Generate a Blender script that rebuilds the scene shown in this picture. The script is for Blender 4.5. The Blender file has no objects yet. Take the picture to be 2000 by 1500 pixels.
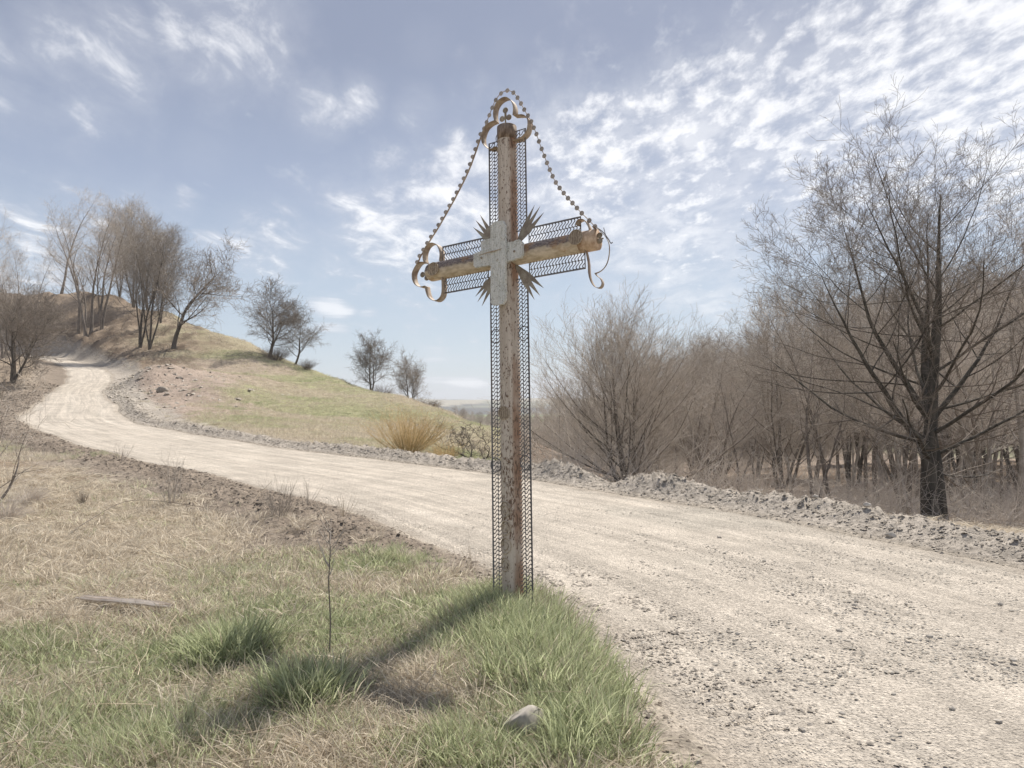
import bpy, math, random
import numpy as np
from mathutils import Vector

# ------------------------------------------------------------------ camera, sky, sun, exposure
SC = bpy.context.scene
COL = SC.collection
EYE = 1.6
PITCH = math.atan(50 / 1500)
F = 1500.0
cam_d = bpy.data.cameras.new('camera')
cam_d.sensor_width = 36.0
cam_d.lens = 36.0 * 1500 / 2000
cam_d.clip_start = 0.05
cam_d.clip_end = 12000
cam = bpy.data.objects.new('camera', cam_d)
COL.objects.link(cam)
cam.location = (0, 0, EYE)
cam.rotation_euler = (math.pi / 2 + PITCH, 0, 0)
SC.camera = cam

SUN_AZ = math.radians(28)      # to the right of straight ahead
SUN_EL = math.radians(53)
sun_dir = Vector((math.sin(SUN_AZ) * math.cos(SUN_EL), math.cos(SUN_AZ) * math.cos(SUN_EL), math.sin(SUN_EL)))
sun_d = bpy.data.lights.new('sun', 'SUN')
sun_d.energy = 4.3
sun_d.angle = math.radians(0.5)
sun_d.color = (1.0, 0.93, 0.84)
sun = bpy.data.objects.new('sun', sun_d)
COL.objects.link(sun)
sun.rotation_euler = (-sun_dir).to_track_quat('-Z', 'Y').to_euler()
SC.view_settings.view_transform = 'Standard'
SC.view_settings.look = 'None'
SC.view_settings.gamma = 1.0
SC.view_settings.exposure = 0.60
SC.view_settings.use_curve_mapping = False
SC.cycles.max_bounces = 6
SC.cycles.diffuse_bounces = 4
SC.cycles.volume_bounces = 0
SC.cycles.transparent_max_bounces = 8


def pix_dir(px, py):
    c, s = math.cos(PITCH), math.sin(PITCH)
    x = (px - 1000) / F
    u = (750 - py) / F
    v = Vector((x, c - u * s, s + u * c))
    return v.normalized()


class NT:
    """small helper to wire shader nodes"""

    def __init__(self, tree):
        self.t = tree
        tree.nodes.clear()

    def n(self, typ, **kw):
        nd = self.t.nodes.new(typ)
        for k, v in kw.items():
            if k.startswith('i_'):
                nd.inputs[k[2:].replace('_', ' ')].default_value = v
            else:
                setattr(nd, k, v)
        return nd

    def l(self, a, b):
        self.t.links.new(a, b)

    def val(self, sock, v):
        if hasattr(v, 'is_output') or isinstance(v, bpy.types.NodeSocket):
            self.l(v, sock)
        else:
            sock.default_value = v

    def math(self, op, a, b=0.0, c=None, clamp=False):
        nd = self.n('ShaderNodeMath', operation=op, use_clamp=clamp)
        self.val(nd.inputs[0], a)
        self.val(nd.inputs[1], b)
        if c is not None:
            self.val(nd.inputs[2], c)
        return nd.outputs[0]

    def vmath(self, op, a, b=None, out=0):
        nd = self.n('ShaderNodeVectorMath', operation=op)
        self.val(nd.inputs[0], a)
        if b is not None:
            self.val(nd.inputs[1], b)
        return nd.outputs[out]

    def rng(self, v, a, b, lo=0.0, hi=1.0, smooth=True):
        nd = self.n('ShaderNodeMapRange', interpolation_type='SMOOTHSTEP' if smooth else 'LINEAR')
        self.val(nd.inputs[0], v)
        for i, x in enumerate((a, b, lo, hi)):
            nd.inputs[i + 1].default_value = x
        return nd.outputs[0]

    def mix(self, f, a, b, blend='MIX'):
        nd = self.n('ShaderNodeMix', data_type='RGBA', blend_type=blend)
        self.val(nd.inputs[0], f)
        self.val(nd.inputs[6], a)
        self.val(nd.inputs[7], b)
        return nd.outputs[2]

    def noise(self, vec, scale, detail=4, rough=0.55, dist=0.0, out=0, dims='3D'):
        nd = self.n('ShaderNodeTexNoise', noise_dimensions=dims)
        if vec is not None:
            self.l(vec, nd.inputs['Vector'])
        nd.inputs['Scale'].default_value = scale
        nd.inputs['Detail'].default_value = detail
        nd.inputs['Roughness'].default_value = rough
        nd.inputs['Distortion'].default_value = dist
        return nd.outputs[out]


def C4(r, g, b):
    return (r, g, b, 1.0)


world = bpy.data.worlds.new('World')
SC.world = world
world.use_nodes = True
W = NT(world.node_tree)
out = W.n('ShaderNodeOutputWorld')
bg = W.n('ShaderNodeBackground')
SKY_STRENGTH = 0.11
bg.inputs['Strength'].default_value = SKY_STRENGTH
W.l(bg.outputs[0], out.inputs[0])
sky = W.n('ShaderNodeTexSky', sky_type='NISHITA')
sky.sun_disc = False
sky.sun_elevation = SUN_EL
sky.sun_rotation = SUN_AZ
sky.air_density = 1.0
sky.dust_density = 1.2
sky.ozone_density = 1.4
sky.altitude = 400
tc = W.n('ShaderNodeTexCoord')
D = tc.outputs['Generated']
sep = W.n('ShaderNodeSeparateXYZ')
W.l(D, sep.inputs[0])
dz = W.math('MAXIMUM', sep.outputs[2], 0.0)
# clear air: a grey lavender zenith over a pale blue lower sky, tempered by the physical sky
ramp = W.n('ShaderNodeValToRGB')
W.l(dz, ramp.inputs[0])
els = ramp.color_ramp.elements
els[0].position = 0.0
els[0].color = C4(0.640, 0.675, 0.715)
els[1].position = 1.0
els[1].color = C4(0.235, 0.26, 0.36)
for p, c in ((0.07, (0.54, 0.615, 0.695)), (0.16, (0.45, 0.53, 0.635)), (0.27, (0.365, 0.41, 0.525)), (0.42, (0.275, 0.300, 0.385)), (0.6, (0.26, 0.285, 0.37))):
    e = els.new(p)
    e.color = C4(*c)
base_sky = W.vmath('SCALE', ramp.outputs[0])
base_sky.node.inputs['Scale'].default_value = 0.68 / SKY_STRENGTH
nish = W.mix(0.18, base_sky, sky.outputs[0])
# cloud deck: position where the view ray meets a flat layer
inv = W.math('DIVIDE', 1.0, W.math('ADD', dz, 0.10))
deck = W.vmath('SCALE', D)
W.l(inv, deck.node.inputs['Scale'])
flat = W.vmath('MULTIPLY', deck, (1.0, 1.0, 0.0))
mapr = W.n('ShaderNodeMapping')
mapr.inputs['Rotation'].default_value = (0, 0, math.radians(35))
mapr.inputs['Scale'].default_value = (1.0, 0.55, 1.0)
W.l(flat, mapr.inputs[0])
q = mapr.outputs[0]
puff = W.noise(q, 14.5, 8, 0.62, 0.12)
wisp = W.noise(q, 6.5, 9, 0.62, 0.35)
broad = W.noise(q, 1.6, 4, 0.5, 0.2)


def blobs(lst):
    acc = None
    for px, py, rad, w in lst:
        d = pix_dir(px, py)
        dot = W.vmath('DOT_PRODUCT', D, tuple(d), out=1)
        a = rad / F
        an = W.math('SQRT', W.math('MULTIPLY', W.math('SUBTRACT', 1.0, dot), 2.0))
        an = W.math('MULTIPLY', an, wobble)
        m = W.rng(an, a * 1.5, a * 0.1, 0.0, w)
        acc = m if acc is None else W.math('MAXIMUM', acc, m)
    return acc


wobble = W.rng(W.noise(D, 9.0, 5, 0.6), 0.25, 0.75, 0.45, 1.6, smooth=False)
m_puff = blobs([(1950, 60, 300, 1), (1700, 120, 260, .95), (1500, 210, 210, .95), (1320, 240, 170, .95), (1960, 240, 260, 1), (1180, 300, 150, 1),
                (1080, 300, 120, .8), (1600, 330, 220, .8), (1350, 380, 240, .8), (1200, 420, 200, .7), (1780, 330, 200, .8), (2300, 150, 400, 1), (2700, -200, 500, .9)])
m_wisp = blobs([(420, 40, 150, 1), (220, 90, 130, .8), (110, 45, 70, .6), (480, 10, 120, .8), (400, 130, 75, .8), (300, 120, 90, .5), (630, 215, 72, .8), (700, 190, 60, .75),
                (820, 215, 60, .75), (830, 90, 60, .35), (980, 100, 60, .35), (500, 482, 105, .85), (420, 490, 70, .7), (850, 390, 130, 1), (770, 480, 150, .95), (900, 300, 90, .8),
                (980, 420, 150, .9), (1150, 430, 170, .85), (1300, 440, 150, .6), (270, 400, 60, .6), (350, 408, 50, .6), (60, 500, 160, .85), (200, 470, 120, .7), (650, 540, 120, .5),
                (750, 330, 50, .7), (1480, 420, 110, .5), (-300, 300, 300, .7), (1300, 450, 280, .75), (1020, 400, 240, .9), (800, 470, 190, .95), (400, 300, 60, .35), (900, 530, 120, .4), (600, 400, 90, .4)])
back_c = W.rng(W.math('ADD', sep.outputs[1], 0.0), 0.25, -0.35, 0.0, 0.75)  # unseen clouds behind the camera, added to lighten the front of the cross
m_wisp = W.math('MAXIMUM', m_wisp, back_c)
c1 = W.rng(W.math('ADD', W.math('MULTIPLY', m_puff, 0.46), puff), 0.60, 1.14)
c2 = W.rng(W.math('ADD', W.math('MULTIPLY', m_wisp, 0.42), wisp), 0.64, 1.12)
veil = W.math('MULTIPLY', W.rng(W.math('ADD', m_puff, m_wisp), 0.0, 1.5), W.rng(broad, 0.25, 0.75, 0.40, 0.85))
veil = W.math('MULTIPLY', veil, W.rng(wisp, 0.32, 0.62, 0.35, 1.0))
# low thin streaks near the horizon
lowm = W.n('ShaderNodeMapping')
lowm.inputs['Scale'].default_value = (2.2, 2.2, 22.0)
W.l(D, lowm.inputs[0])
st = W.noise(lowm.outputs[0], 1.7, 5, 0.5, 0.3)
m_low = blobs([(650, 625, 80, 1), (720, 632, 50, .9), (910, 640, 45, .8), (850, 715, 80, .9), (900, 735, 90, .9), (1080, 740, 100, .7), (1300, 650, 60, .5), (700, 690, 90, .3)])
c3 = W.rng(W.math('ADD', W.math('MULTIPLY', m_low, 0.4), st), 0.80, 1.0, 0.0, 0.75)
cl = W.math('MAXIMUM', W.math('MAXIMUM', c1, c2), c3)
cl = W.math('MAXIMUM', cl, veil)
cl = W.math('MULTIPLY', cl, 0.92)
cw = W.n('ShaderNodeRGB')
k = 0.86 / SKY_STRENGTH
cw.outputs[0].default_value = (0.86 * k, 0.86 * k, 0.875 * k, 1)
cg = W.n('ShaderNodeRGB')
cg.outputs[0].default_value = (0.60 * k, 0.615 * k, 0.665 * k, 1)
cloud_col = W.mix(W.rng(cl, 0.2, 0.85), cg.outputs[0], cw.outputs[0])
final = W.mix(cl, nish, cloud_col)
W.l(final, bg.inputs['Color'])

# ------------------------------------------------------------------ small numeric helpers
rs = np.random.RandomState(7)


def _hash(ix, iy, seed):
    h = (ix.astype(np.int64) * 374761393 + iy.astype(np.int64) * 668265263 + seed * 1442695041) & 0xffffffff
    h = ((h ^ (h >> 13)) * 1274126177) & 0xffffffff
    h = (h ^ (h >> 16)) & 0xffffffff
    return h / 4294967295.0


def vnoise(x, y, scale, seed=0):
    x = np.asarray(x, float) * scale
    y = np.asarray(y, float) * scale
    ix = np.floor(x)
    iy = np.floor(y)
    fx = x - ix
    fy = y - iy
    fx = fx * fx * fx * (fx * (fx * 6 - 15) + 10)
    fy = fy * fy * fy * (fy * (fy * 6 - 15) + 10)
    a = _hash(ix, iy, seed)
    b = _hash(ix + 1, iy, seed)
    c = _hash(ix, iy + 1, seed)
    d = _hash(ix + 1, iy + 1, seed)
    return (a * (1 - fx) + b * fx) * (1 - fy) + (c * (1 - fx) + d * fx) * fy


def fbm(x, y, scale, octv=4, seed=0, gain=0.5):
    s = 0
    a = 1.0
    t = 0
    ca, sa = math.cos(0.6), math.sin(0.6)
    for i in range(octv):
        s = s + a * vnoise(x, y, scale, seed + i * 17)
        t += a
        a *= gain
        scale *= 2.03
        x, y = x * ca - y * sa, x * sa + y * ca
    return s / t


def sstep(x, a, b):
    t = np.clip((x - a) / (b - a), 0, 1)
    return t * t * (3 - 2 * t)


def P(px, py, D):
    """a point of the place seen in direction (px, py) at depth D ahead"""
    c, s = math.cos(PITCH), math.sin(PITCH)
    x = (px - 1000) / F
    u = (750 - py) / F
    k = D / (c - u * s)
    return (x * k, D, EYE + k * (s + u * c))


# ------------------------------------------------------------------ lie of the land
ROADPTS = [(7.4, -16, 0), (6.1, -8, 0), (4.9, -2, 0), (3.95, 2, 0), (3.3, 5, 0), (2.55, 7.7, -.02), (1.45, 10.3, -.03), (0, 12.8, 0), (-2.1, 15.8, .06), (-5.0, 19.2, .15),
           (-9.3, 23.6, .3), (-14.6, 29.2, .62), (-20.2, 35.6, 1.12)]
for a in ((152, 790, 43), (150, 768, 50), (172, 748, 58), (176, 732, 66), (160, 718, 74), (122, 706, 84), (85, 698, 92), (45, 694, 98), (-40, 697, 108), (-160, 700, 120)):
    ROADPTS.append(P(*a))
ROADPTS = np.array(ROADPTS)


def catmull(pts, step):
    out = []
    n = len(pts)
    for i in range(n - 1):
        p0, p1, p2, p3 = pts[max(i - 1, 0)], pts[i], pts[i + 1], pts[min(i + 2, n - 1)]
        m = max(2, int(np.linalg.norm(p2 - p1) / step))
        for t in np.linspace(0, 1, m, endpoint=False):
            out.append(0.5 * ((2 * p1) + (-p0 + p2) * t + (2 * p0 - 5 * p1 + 4 * p2 - p3) * t * t + (-p0 + 3 * p1 - 3 * p2 + p3) * t ** 3))
    out.append(pts[-1])
    return np.array(out)


RC = catmull(ROADPTS, 0.25)
RT = np.gradient(RC[:, :2], axis=0)
RT /= np.linalg.norm(RT, axis=1)[:, None]
RN = np.stack([-RT[:, 1], RT[:, 0]], 1)          # to the left of travel: the side of the cross
RS = np.concatenate([[0], np.cumsum(np.linalg.norm(np.diff(RC[:, :2], axis=0), axis=1))])


def half_width(s):
    return 2.65 + 0.12 * np.sin(s * 0.21) + 0.08 * np.sin(s * 0.93 + 1) - 1.1 * np.clip((s - 50) / 24, 0, 1)


def road_coords(x, y):
    """signed offset (left +), station, road height, for every point; far points get offset 999"""
    x = np.asarray(x, float).ravel()
    y = np.asarray(y, float).ravel()
    off = np.full(x.shape, 999.0)
    st_ = np.zeros(x.shape)
    zz = np.zeros(x.shape)
    m = (y > -22) & (y < 132) & (x < 16) & (x > -110) & (x < 16 - np.maximum(y - 6, 0) * 0.2)
    idx = np.nonzero(m)[0]
    A = RC[::4, :2]
    for c0 in range(0, len(idx), 20000):
        ii = idx[c0:c0 + 20000]
        d2 = (x[ii, None] - A[None, :, 0]) ** 2 + (y[ii, None] - A[None, :, 1]) ** 2
        j = np.argmin(d2, 1) * 4
        best = None
        for dj in (-4, -3, -2, -1, 0, 1, 2, 3, 4):
            jj = np.clip(j + dj, 0, len(RC) - 1)
            dd = (x[ii] - RC[jj, 0]) ** 2 + (y[ii] - RC[jj, 1]) ** 2
            if best is None:
                best = dd.copy()
                bj = jj.copy()
            else:
                k = dd < best
                best[k] = dd[k]
                bj[k] = jj[k]
        vx = x[ii] - RC[bj, 0]
        vy = y[ii] - RC[bj, 1]
        o = vx * RN[bj, 0] + vy * RN[bj, 1]
        al = vx * RT[bj, 0] + vy * RT[bj, 1]
        far = np.sqrt(best) > 9
        o = np.where(far, 999.0, np.sign(o) * np.sqrt(best))
        off[ii] = o
        st_[ii] = RS[bj] + al
        zz[ii] = RC[bj, 2]
    return off, st_, zz


CP = [(0, 0, 0), (-3, 0, 0), (3, 0, 0), (0, 3, 0), (-3, 3, 0), (3, 3, 0), (0, 6, 0), (-2.5, 6, 0), (-6, 5, .02), (-6, 0, 0), (-12, -12, 0), (12, -12, -.3), (0, -20, 0), (-20, 0, .1),
      (16, 0, -.4), (25, 8, -1.2), (-2, 9, 0), (-5, 9, 0), (-9, 9, .08), (-5, 13, .0), (-9, 14, .15), (-12, 18, .35), (7, 5, -.05), (-16, 12, .3), (-30, 20, 1.2), (-40, 0, .5), (-60, 30, 3)]
CP += [P(*a) for a in [
    (0, 900, 22), (120, 880, 26), (0, 850, 30), (60, 838, 34), (0, 812, 38), (20, 780, 44), (0, 740, 58), (60, 742, 58), (110, 735, 58), (0, 700, 82), (60, 715, 70), (-200, 730, 60), (-300, 700, 90), (-200, 800, 40),
    # hill face
    (150, 668, 94), (230, 690, 84), (300, 690, 80), (350, 684, 82), (200, 640, 102), (120, 650, 100), (60, 650, 105), (300, 640, 96),
    # ridge line
    (0, 567, 125), (100, 569, 122), (170, 574, 120), (230, 582, 116), (330, 612, 108), (400, 640, 100), (480, 667, 94), (560, 708, 86), (640, 738, 80), (700, 757, 76),
    (770, 780, 71), (850, 802, 64), (900, 816, 58), (950, 832, 52), (1000, 850, 46),
    # spoil mound by the bend and the meadow below it
    (250, 740, 62), (290, 722, 60), (330, 728, 56), (300, 760, 52), (260, 780, 46), (330, 790, 43), (400, 790, 42), (400, 750, 52), (440, 760, 50), (380, 725, 62), (430, 710, 74), (500, 740, 68),
    (480, 790, 46), (560, 770, 58), (600, 800, 48), (520, 830, 35), (640, 845, 33), (700, 820, 45), (760, 860, 33), (700, 880, 27), (800, 880, 28), (820, 830, 46), (870, 850, 42),
    (900, 880, 32), (960, 900, 29)]]
CP += [P(*a) for a in ((0, 630, 113), (0, 600, 119), (-150, 563, 134), (-300, 558, 146), (-450, 556, 150), (60, 640, 108), (-150, 640, 124))]
for a in ((100, 165, 9), (230, 150, 8), (400, 135, 2), (560, 118, -3), (700, 104, -5), (800, 95, -6.5), (900, 85, -7), (1000, 70, -5.5)):
    CP.append(((a[0] - 1000) / F * a[1], a[1], a[2]))
CP += [(3.5, 16.5, -.25), (6, 13, -.22), (8, 10, -.2), (11, 7, -.25), (2, 20, -.55), (6, 18, -.8), (9, 14, -.7), (13, 12, -.8), (0, 26, -.6), (4, 26, -1.4), (10, 22, -1.5), (16, 18, -1.5), (22, 16, -1.8),
       (2, 40, -3), (12, 40, -3), (25, 36, -3), (40, 30, -3), (5, 60, -4.5), (25, 60, -4.2), (50, 50, -4), (15, 100, -7), (50, 90, -5), (90, 60, -5), (60, 10, -3), (120, 120, -6)]
CP = np.array(CP)
_c = 2.0


def _phi(r2):
    return np.sqrt(r2 + _c * _c)


_A = _phi(((CP[:, None, :2] - CP[None, :, :2]) ** 2).sum(-1))
_n = len(CP)
_M = np.zeros((_n + 3, _n + 3))
_M[:_n, :_n] = _A - 0.02 * np.eye(_n) * 0 + np.eye(_n) * (-0.15)
_M[:_n, _n] = 1
_M[:_n, _n + 1:] = CP[:, :2]
_M[_n, :_n] = 1
_M[_n + 1:, :_n] = CP[:, :2].T
_w = np.linalg.solve(_M, np.concatenate([CP[:, 2], [0, 0, 0]]))


def base_h(x, y):
    x = np.asarray(x, float).ravel()
    y = np.asarray(y, float).ravel()
    z = np.full(x.shape, _w[_n]) + _w[_n + 1] * x + _w[_n + 2] * y
    for i in range(_n):
        z += _w[i] * _phi((x - CP[i, 0]) ** 2 + (y - CP[i, 1]) ** 2)
    r = np.hypot(x, y)
    t = sstep(r, 230, 430)
    return z * (1 - t) + (-9 + 4 * (fbm(x, y, 0.004, 3, 5) - .5)) * t


def clods(x, y, sc, seed):
    """lumpy field: rounded lumps with sharp hollows"""
    n1 = 1 - np.abs(2 * vnoise(x, y, sc, seed) - 1)
    n2 = 1 - np.abs(2 * vnoise(x + 3.1, y - 1.7, sc * 2.1, seed + 3) - 1)
    n3 = vnoise(x, y, sc * 4.3, seed + 9)
    return n1 * .5 + n2 * .3 + n3 * .2


def ground_h(x, y, full=False):
    sh = np.shape(x)
    x = np.asarray(x, float).ravel()
    y = np.asarray(y, float).ravel()
    z = base_h(x, y)
    off, s, rz = road_coords(x, y)
    hw = half_width(s)
    ao = np.abs(off)
    near = sstep(s, 0, 8)
    t = 1 - sstep(ao, hw + 0.3, hw + np.where(off > 0, 2.6, 3.2))
    z = z * (1 - t) + (rz + 0.015) * t
    # under the road
    under = 1 - sstep(ao, hw - 0.30, hw + 0.10)
    z = z - 0.12 * under
    # ploughed up berm on the far side of the road, low rough verge on the near side
    r = np.hypot(x, y)
    e = ao - hw
    fade = 1 - sstep(s, 66, 80)
    bh = 0.10 + 0.15 * fbm(s, s * 0, 0.33, 2, 3) + 0.20 * np.exp(-((s - 29.9) / .9) ** 2) + 0.20 * np.exp(-((s - 32.9) / .9) ** 2) - 0.16 * np.exp(-((s - 31.4) / .45) ** 2)
    bf = np.exp(-((e - 0.75) / 0.42) ** 2) * (off < 0) * fade * bh
    cl = clods(x, y, 4.2, 11)
    bz = bf * (0.55 + 0.9 * cl)
    wn = sstep(y, 7.0, 9.5)
    bn = np.exp(-((e - 0.65 - .4 * wn) / (0.45 + .45 * wn)) ** 2) * (off > 0) * (0.05 + .09 * wn) * (0.2 + 1.2 * cl) * fade
    z = z + bz + bn
    edge_r = np.exp(-((e - 0.8) / 0.9) ** 2) * (ao < 50)
    z = z + edge_r * 0.05 * (clods(x, y, 9, 31) - .5) * (r < 40)
    # field hummocks
    grassy = sstep(e, 0.8, 2.5)
    z = z + grassy * (0.10 * (fbm(x, y, 0.45, 3, 2) - .5) + 0.05 * (fbm(x, y, 1.9, 3, 4) - .5)) * (r < 60)
    hill = sstep(r, 35, 60) * (1 - sstep(r, 140, 200)) * grassy
    bank = hill * (1 - sstep(1000 + F * x / np.maximum(y, 1), 330, 470)) * sstep(y, 52, 64)
    z = z + bank * (.75 * (clods(x, y, .42, 41) - .5) + .45 * (clods(x, y, 1.1, 43) - .5))
    scar = np.exp(-(((x + 32) / 8) ** 2) - ((y - 47) / 12) ** 2) * grassy
    mound = np.exp(-(((x + 30.5) / 4.2) ** 2) - ((y - 47) / 6.5) ** 2) * sstep(e, .3, 3.5) * (off < 0)
    z = z + mound * 2.2 + scar * (.40 * (clods(x, y, .6, 45) - .5) + .30 * (clods(x, y, 2.0, 46) - .5))
    z = z + hill * (0.9 * (fbm(x, y, 0.11, 3, 8) - .5) + 0.5 * (fbm(x, y, 0.42, 3, 9) - .5))
    if full:
        return z, off, s, e
    return z.reshape(sh)


def gh(x, y):
    return float(ground_h(np.array([x]), np.array([y]))[0])


def on_ground(px, D, dz=0.0):
    x = (px - 1000) / F * D
    return (x, D, gh(x, D) + dz)


def gpix(px, py):
    """flat foreground: where the pixel meets z = 0"""
    d = pix_dir(px, py)
    k = -EYE / d.z
    return d.x * k, d.y * k


# ------------------------------------------------------------------ mesh helpers
def tag(o, label=None, cat=None, group=None, kind=None):
    if label:
        o['label'] = label
    if cat:
        o['category'] = cat
    if group:
        o['group'] = group
    if kind:
        o['kind'] = kind
    return o


def mesh_np(name, verts, quads=None, tris=None, smooth=True):
    me = bpy.data.meshes.new(name)
    verts = np.asarray(verts, np.float32)
    nq = 0 if quads is None else len(quads)
    nt = 0 if tris is None else len(tris)
    me.vertices.add(len(verts))
    me.vertices.foreach_set('co', verts.ravel())
    loops = []
    if nq:
        loops.append(np.asarray(quads, np.int32).ravel())
    if nt:
        loops.append(np.asarray(tris, np.int32).ravel())
    lp = np.concatenate(loops)
    me.loops.add(len(lp))
    me.loops.foreach_set('vertex_index', lp)
    me.polygons.add(nq + nt)
    starts = np.concatenate([np.arange(nq) * 4, nq * 4 + np.arange(nt) * 3]).astype(np.int32)
    me.polygons.foreach_set('loop_start', starts)
    me.polygons.foreach_set('use_smooth', np.full(nq + nt, smooth))
    me.update(calc_edges=True)
    return me


def link(name, me, mat=None, parent=None, loc=None):
    o = bpy.data.objects.new(name, me)
    COL.objects.link(o)
    if mat is not None and me is not None and not me.materials:
        me.materials.append(mat)
    if parent is not None:
        o.parent = parent
    if loc is not None:
        o.location = loc
    return o


def empty(name, loc, rz=0.0):
    o = bpy.data.objects.new(name, None)
    o.empty_display_size = 0.3
    COL.objects.link(o)
    o.location = loc
    o.rotation_euler = (0, 0, rz)
    return o


def set_color(me, name, arr, domain='POINT'):
    a = me.attributes.new(name, 'FLOAT_COLOR', domain)
    arr = np.asarray(arr, np.float32)
    if arr.shape[1] == 3:
        arr = np.concatenate([arr, np.ones((len(arr), 1), np.float32)], 1)
    a.data.foreach_set('color', arr.ravel())


def tubes(Pt, R, S, cap=False):
    """Pt (N,K,3), R (N,K) -> verts, quads"""
    N, K, _ = Pt.shape
    T = np.gradient(Pt, axis=1) if K > 2 else np.repeat((Pt[:, 1:] - Pt[:, :1]), 2, axis=1)
    T = T / (np.linalg.norm(T, axis=2, keepdims=True) + 1e-9)
    ref = np.tile(np.array([0.31, 0.17, 0.05]), (N, 1))
    ref = ref + (np.abs(T[:, 0, 2:3]) < .9) * np.array([[0, 0, 1.0]])
    U = np.cross(T, ref[:, None, :])
    U /= (np.linalg.norm(U, axis=2, keepdims=True) + 1e-9)
    V = np.cross(T, U)
    a = np.arange(S) / S * 2 * math.pi
    ring = U[:, :, None, :] * np.cos(a)[None, None, :, None] + V[:, :, None, :] * np.sin(a)[None, None, :, None]
    verts = Pt[:, :, None, :] + ring * R[:, :, None, None]
    b = (np.arange(N) * K * S)[:, None, None] + (np.arange(K - 1) * S)[None, :, None]
    i = np.arange(S)[None, None, :]
    j = (np.arange(S) + 1)[None, None, :] % S
    q = np.stack([b + i, b + j, b + S + j, b + S + i], -1).reshape(-1, 4)
    return verts.reshape(-1, 3), q


class Acc:
    def __init__(self):
        self.v, self.q, self.t, self.n = [], [], [], 0

    def add(self, v, q=None, t=None):
        v = np.asarray(v, float)
        self.v.append(v)
        if q is not None and len(q):
            self.q.append(np.asarray(q) + self.n)
        if t is not None and len(t):
            self.t.append(np.asarray(t) + self.n)
        self.n += len(v)

    def mesh(self, name, smooth=True):
        return mesh_np(name, np.concatenate(self.v), np.concatenate(self.q) if self.q else None, np.concatenate(self.t) if self.t else None, smooth)


# ------------------------------------------------------------------ materials
def new_mat(name, rough=0.9, spec=0.2):
    m = bpy.data.materials.new(name)
    m.use_nodes = True
    N = NT(m.node_tree)
    o = N.n('ShaderNodeOutputMaterial')
    b = N.n('ShaderNodeBsdfPrincipled')
    b.inputs['Roughness'].default_value = rough
    b.inputs['Specular IOR Level'].default_value = spec
    N.l(b.outputs[0], o.inputs[0])
    return m, N, b


def bump(N, b, h, strength=0.5, dist=0.02):
    bn = N.n('ShaderNodeBump')
    bn.inputs['Strength'].default_value = strength
    bn.inputs['Distance'].default_value = dist
    N.val(bn.inputs['Height'], h)
    N.l(bn.outputs[0], b.inputs['Normal'])
    return bn


def mat_ground():
    m, N, b = new_mat('soil_and_turf', 0.95, 0.1)
    at = N.n('ShaderNodeAttribute', attribute_name='col')
    g = N.n('ShaderNodeNewGeometry')
    pos = g.outputs['Position']
    n1 = N.noise(pos, 9, 6, 0.65)
    n2 = N.noise(pos, 55, 4, 0.6)
    n3 = N.noise(pos, 1.3, 5, 0.6)
    f = N.math('MULTIPLY', N.rng(n1, .25, .75, .62, 1.34), N.rng(n2, .25, .75, .70, 1.28))
    f = N.math('MULTIPLY', f, N.rng(n3, .3, .7, .88, 1.12))
    s = N.vmath('SCALE', at.outputs['Color'])
    N.l(f, s.node.inputs['Scale'])
    N.l(s, b.inputs['Base Color'])
    h = N.math('ADD', n1, N.math('MULTIPLY', n2, 0.45))
    bump(N, b, h, 0.9, 0.04)
    return m


def mat_road():
    m, N, b = new_mat('pale_limestone_gravel', 0.95, 0.1)
    at = N.n('ShaderNodeAttribute', attribute_name='col')
    uv = N.n('ShaderNodeUVMap', uv_map='lane')
    g = N.n('ShaderNodeNewGeometry')
    pos = g.outputs['Position']
    mp = N.n('ShaderNodeMapping')
    mp.inputs['Scale'].default_value = (3.2, 0.16, 1)
    N.l(uv.outputs[0], mp.inputs[0])
    streak = N.noise(mp.outputs[0], 1.4, 6, 0.62, 0.6)
    patch = N.noise(pos, 1.1, 5, 0.62)
    fine = N.noise(pos, 46, 6, 0.72)
    mid = N.noise(pos, 14, 5, 0.65)
    vo = N.n('ShaderNodeTexVoronoi', feature='F1')
    N.l(pos, vo.inputs['Vector'])
    vo.inputs['Scale'].default_value = 62
    vo.inputs['Randomness'].default_value = 1.0
    vo2 = N.n('ShaderNodeTexVoronoi', feature='F1')
    N.l(pos, vo2.inputs['Vector'])
    vo2.inputs['Scale'].default_value = 25
    peb = N.rng(vo.outputs['Distance'], 0.12, 0.5, 1.0, 0.0)
    f = N.math('MULTIPLY', N.rng(streak, .32, .68, .83, 1.11), N.rng(fine, .28, .72, .66, 1.30))
    f = N.math('MULTIPLY', f, N.rng(patch, .3, .7, .88, 1.10))
    f = N.math('MULTIPLY', f, N.rng(mid, .3, .7, .88, 1.10))
    sc = N.vmath('SCALE', at.outputs['Color'])
    N.l(f, sc.node.inputs['Scale'])
    vc = N.vmath('DOT_PRODUCT', vo.outputs['Color'], (1, 0, 0), out=1)
    pick = N.math('MULTIPLY', N.rng(vc, .70, .78), N.rng(peb, .3, .6))
    colr = N.mix(N.math('MULTIPLY', pick, 0.62), sc, C4(0.16, 0.145, 0.125))
    N.l(colr, b.inputs['Base Color'])
    h = N.math('ADD', N.math('MULTIPLY', peb, 0.5), N.math('ADD', fine, N.math('MULTIPLY', N.rng(vo2.outputs['Distance'], 0.1, .6, .7, 0), mid)))
    bump(N, b, h, 0.85, 0.022)
    return m


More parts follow.
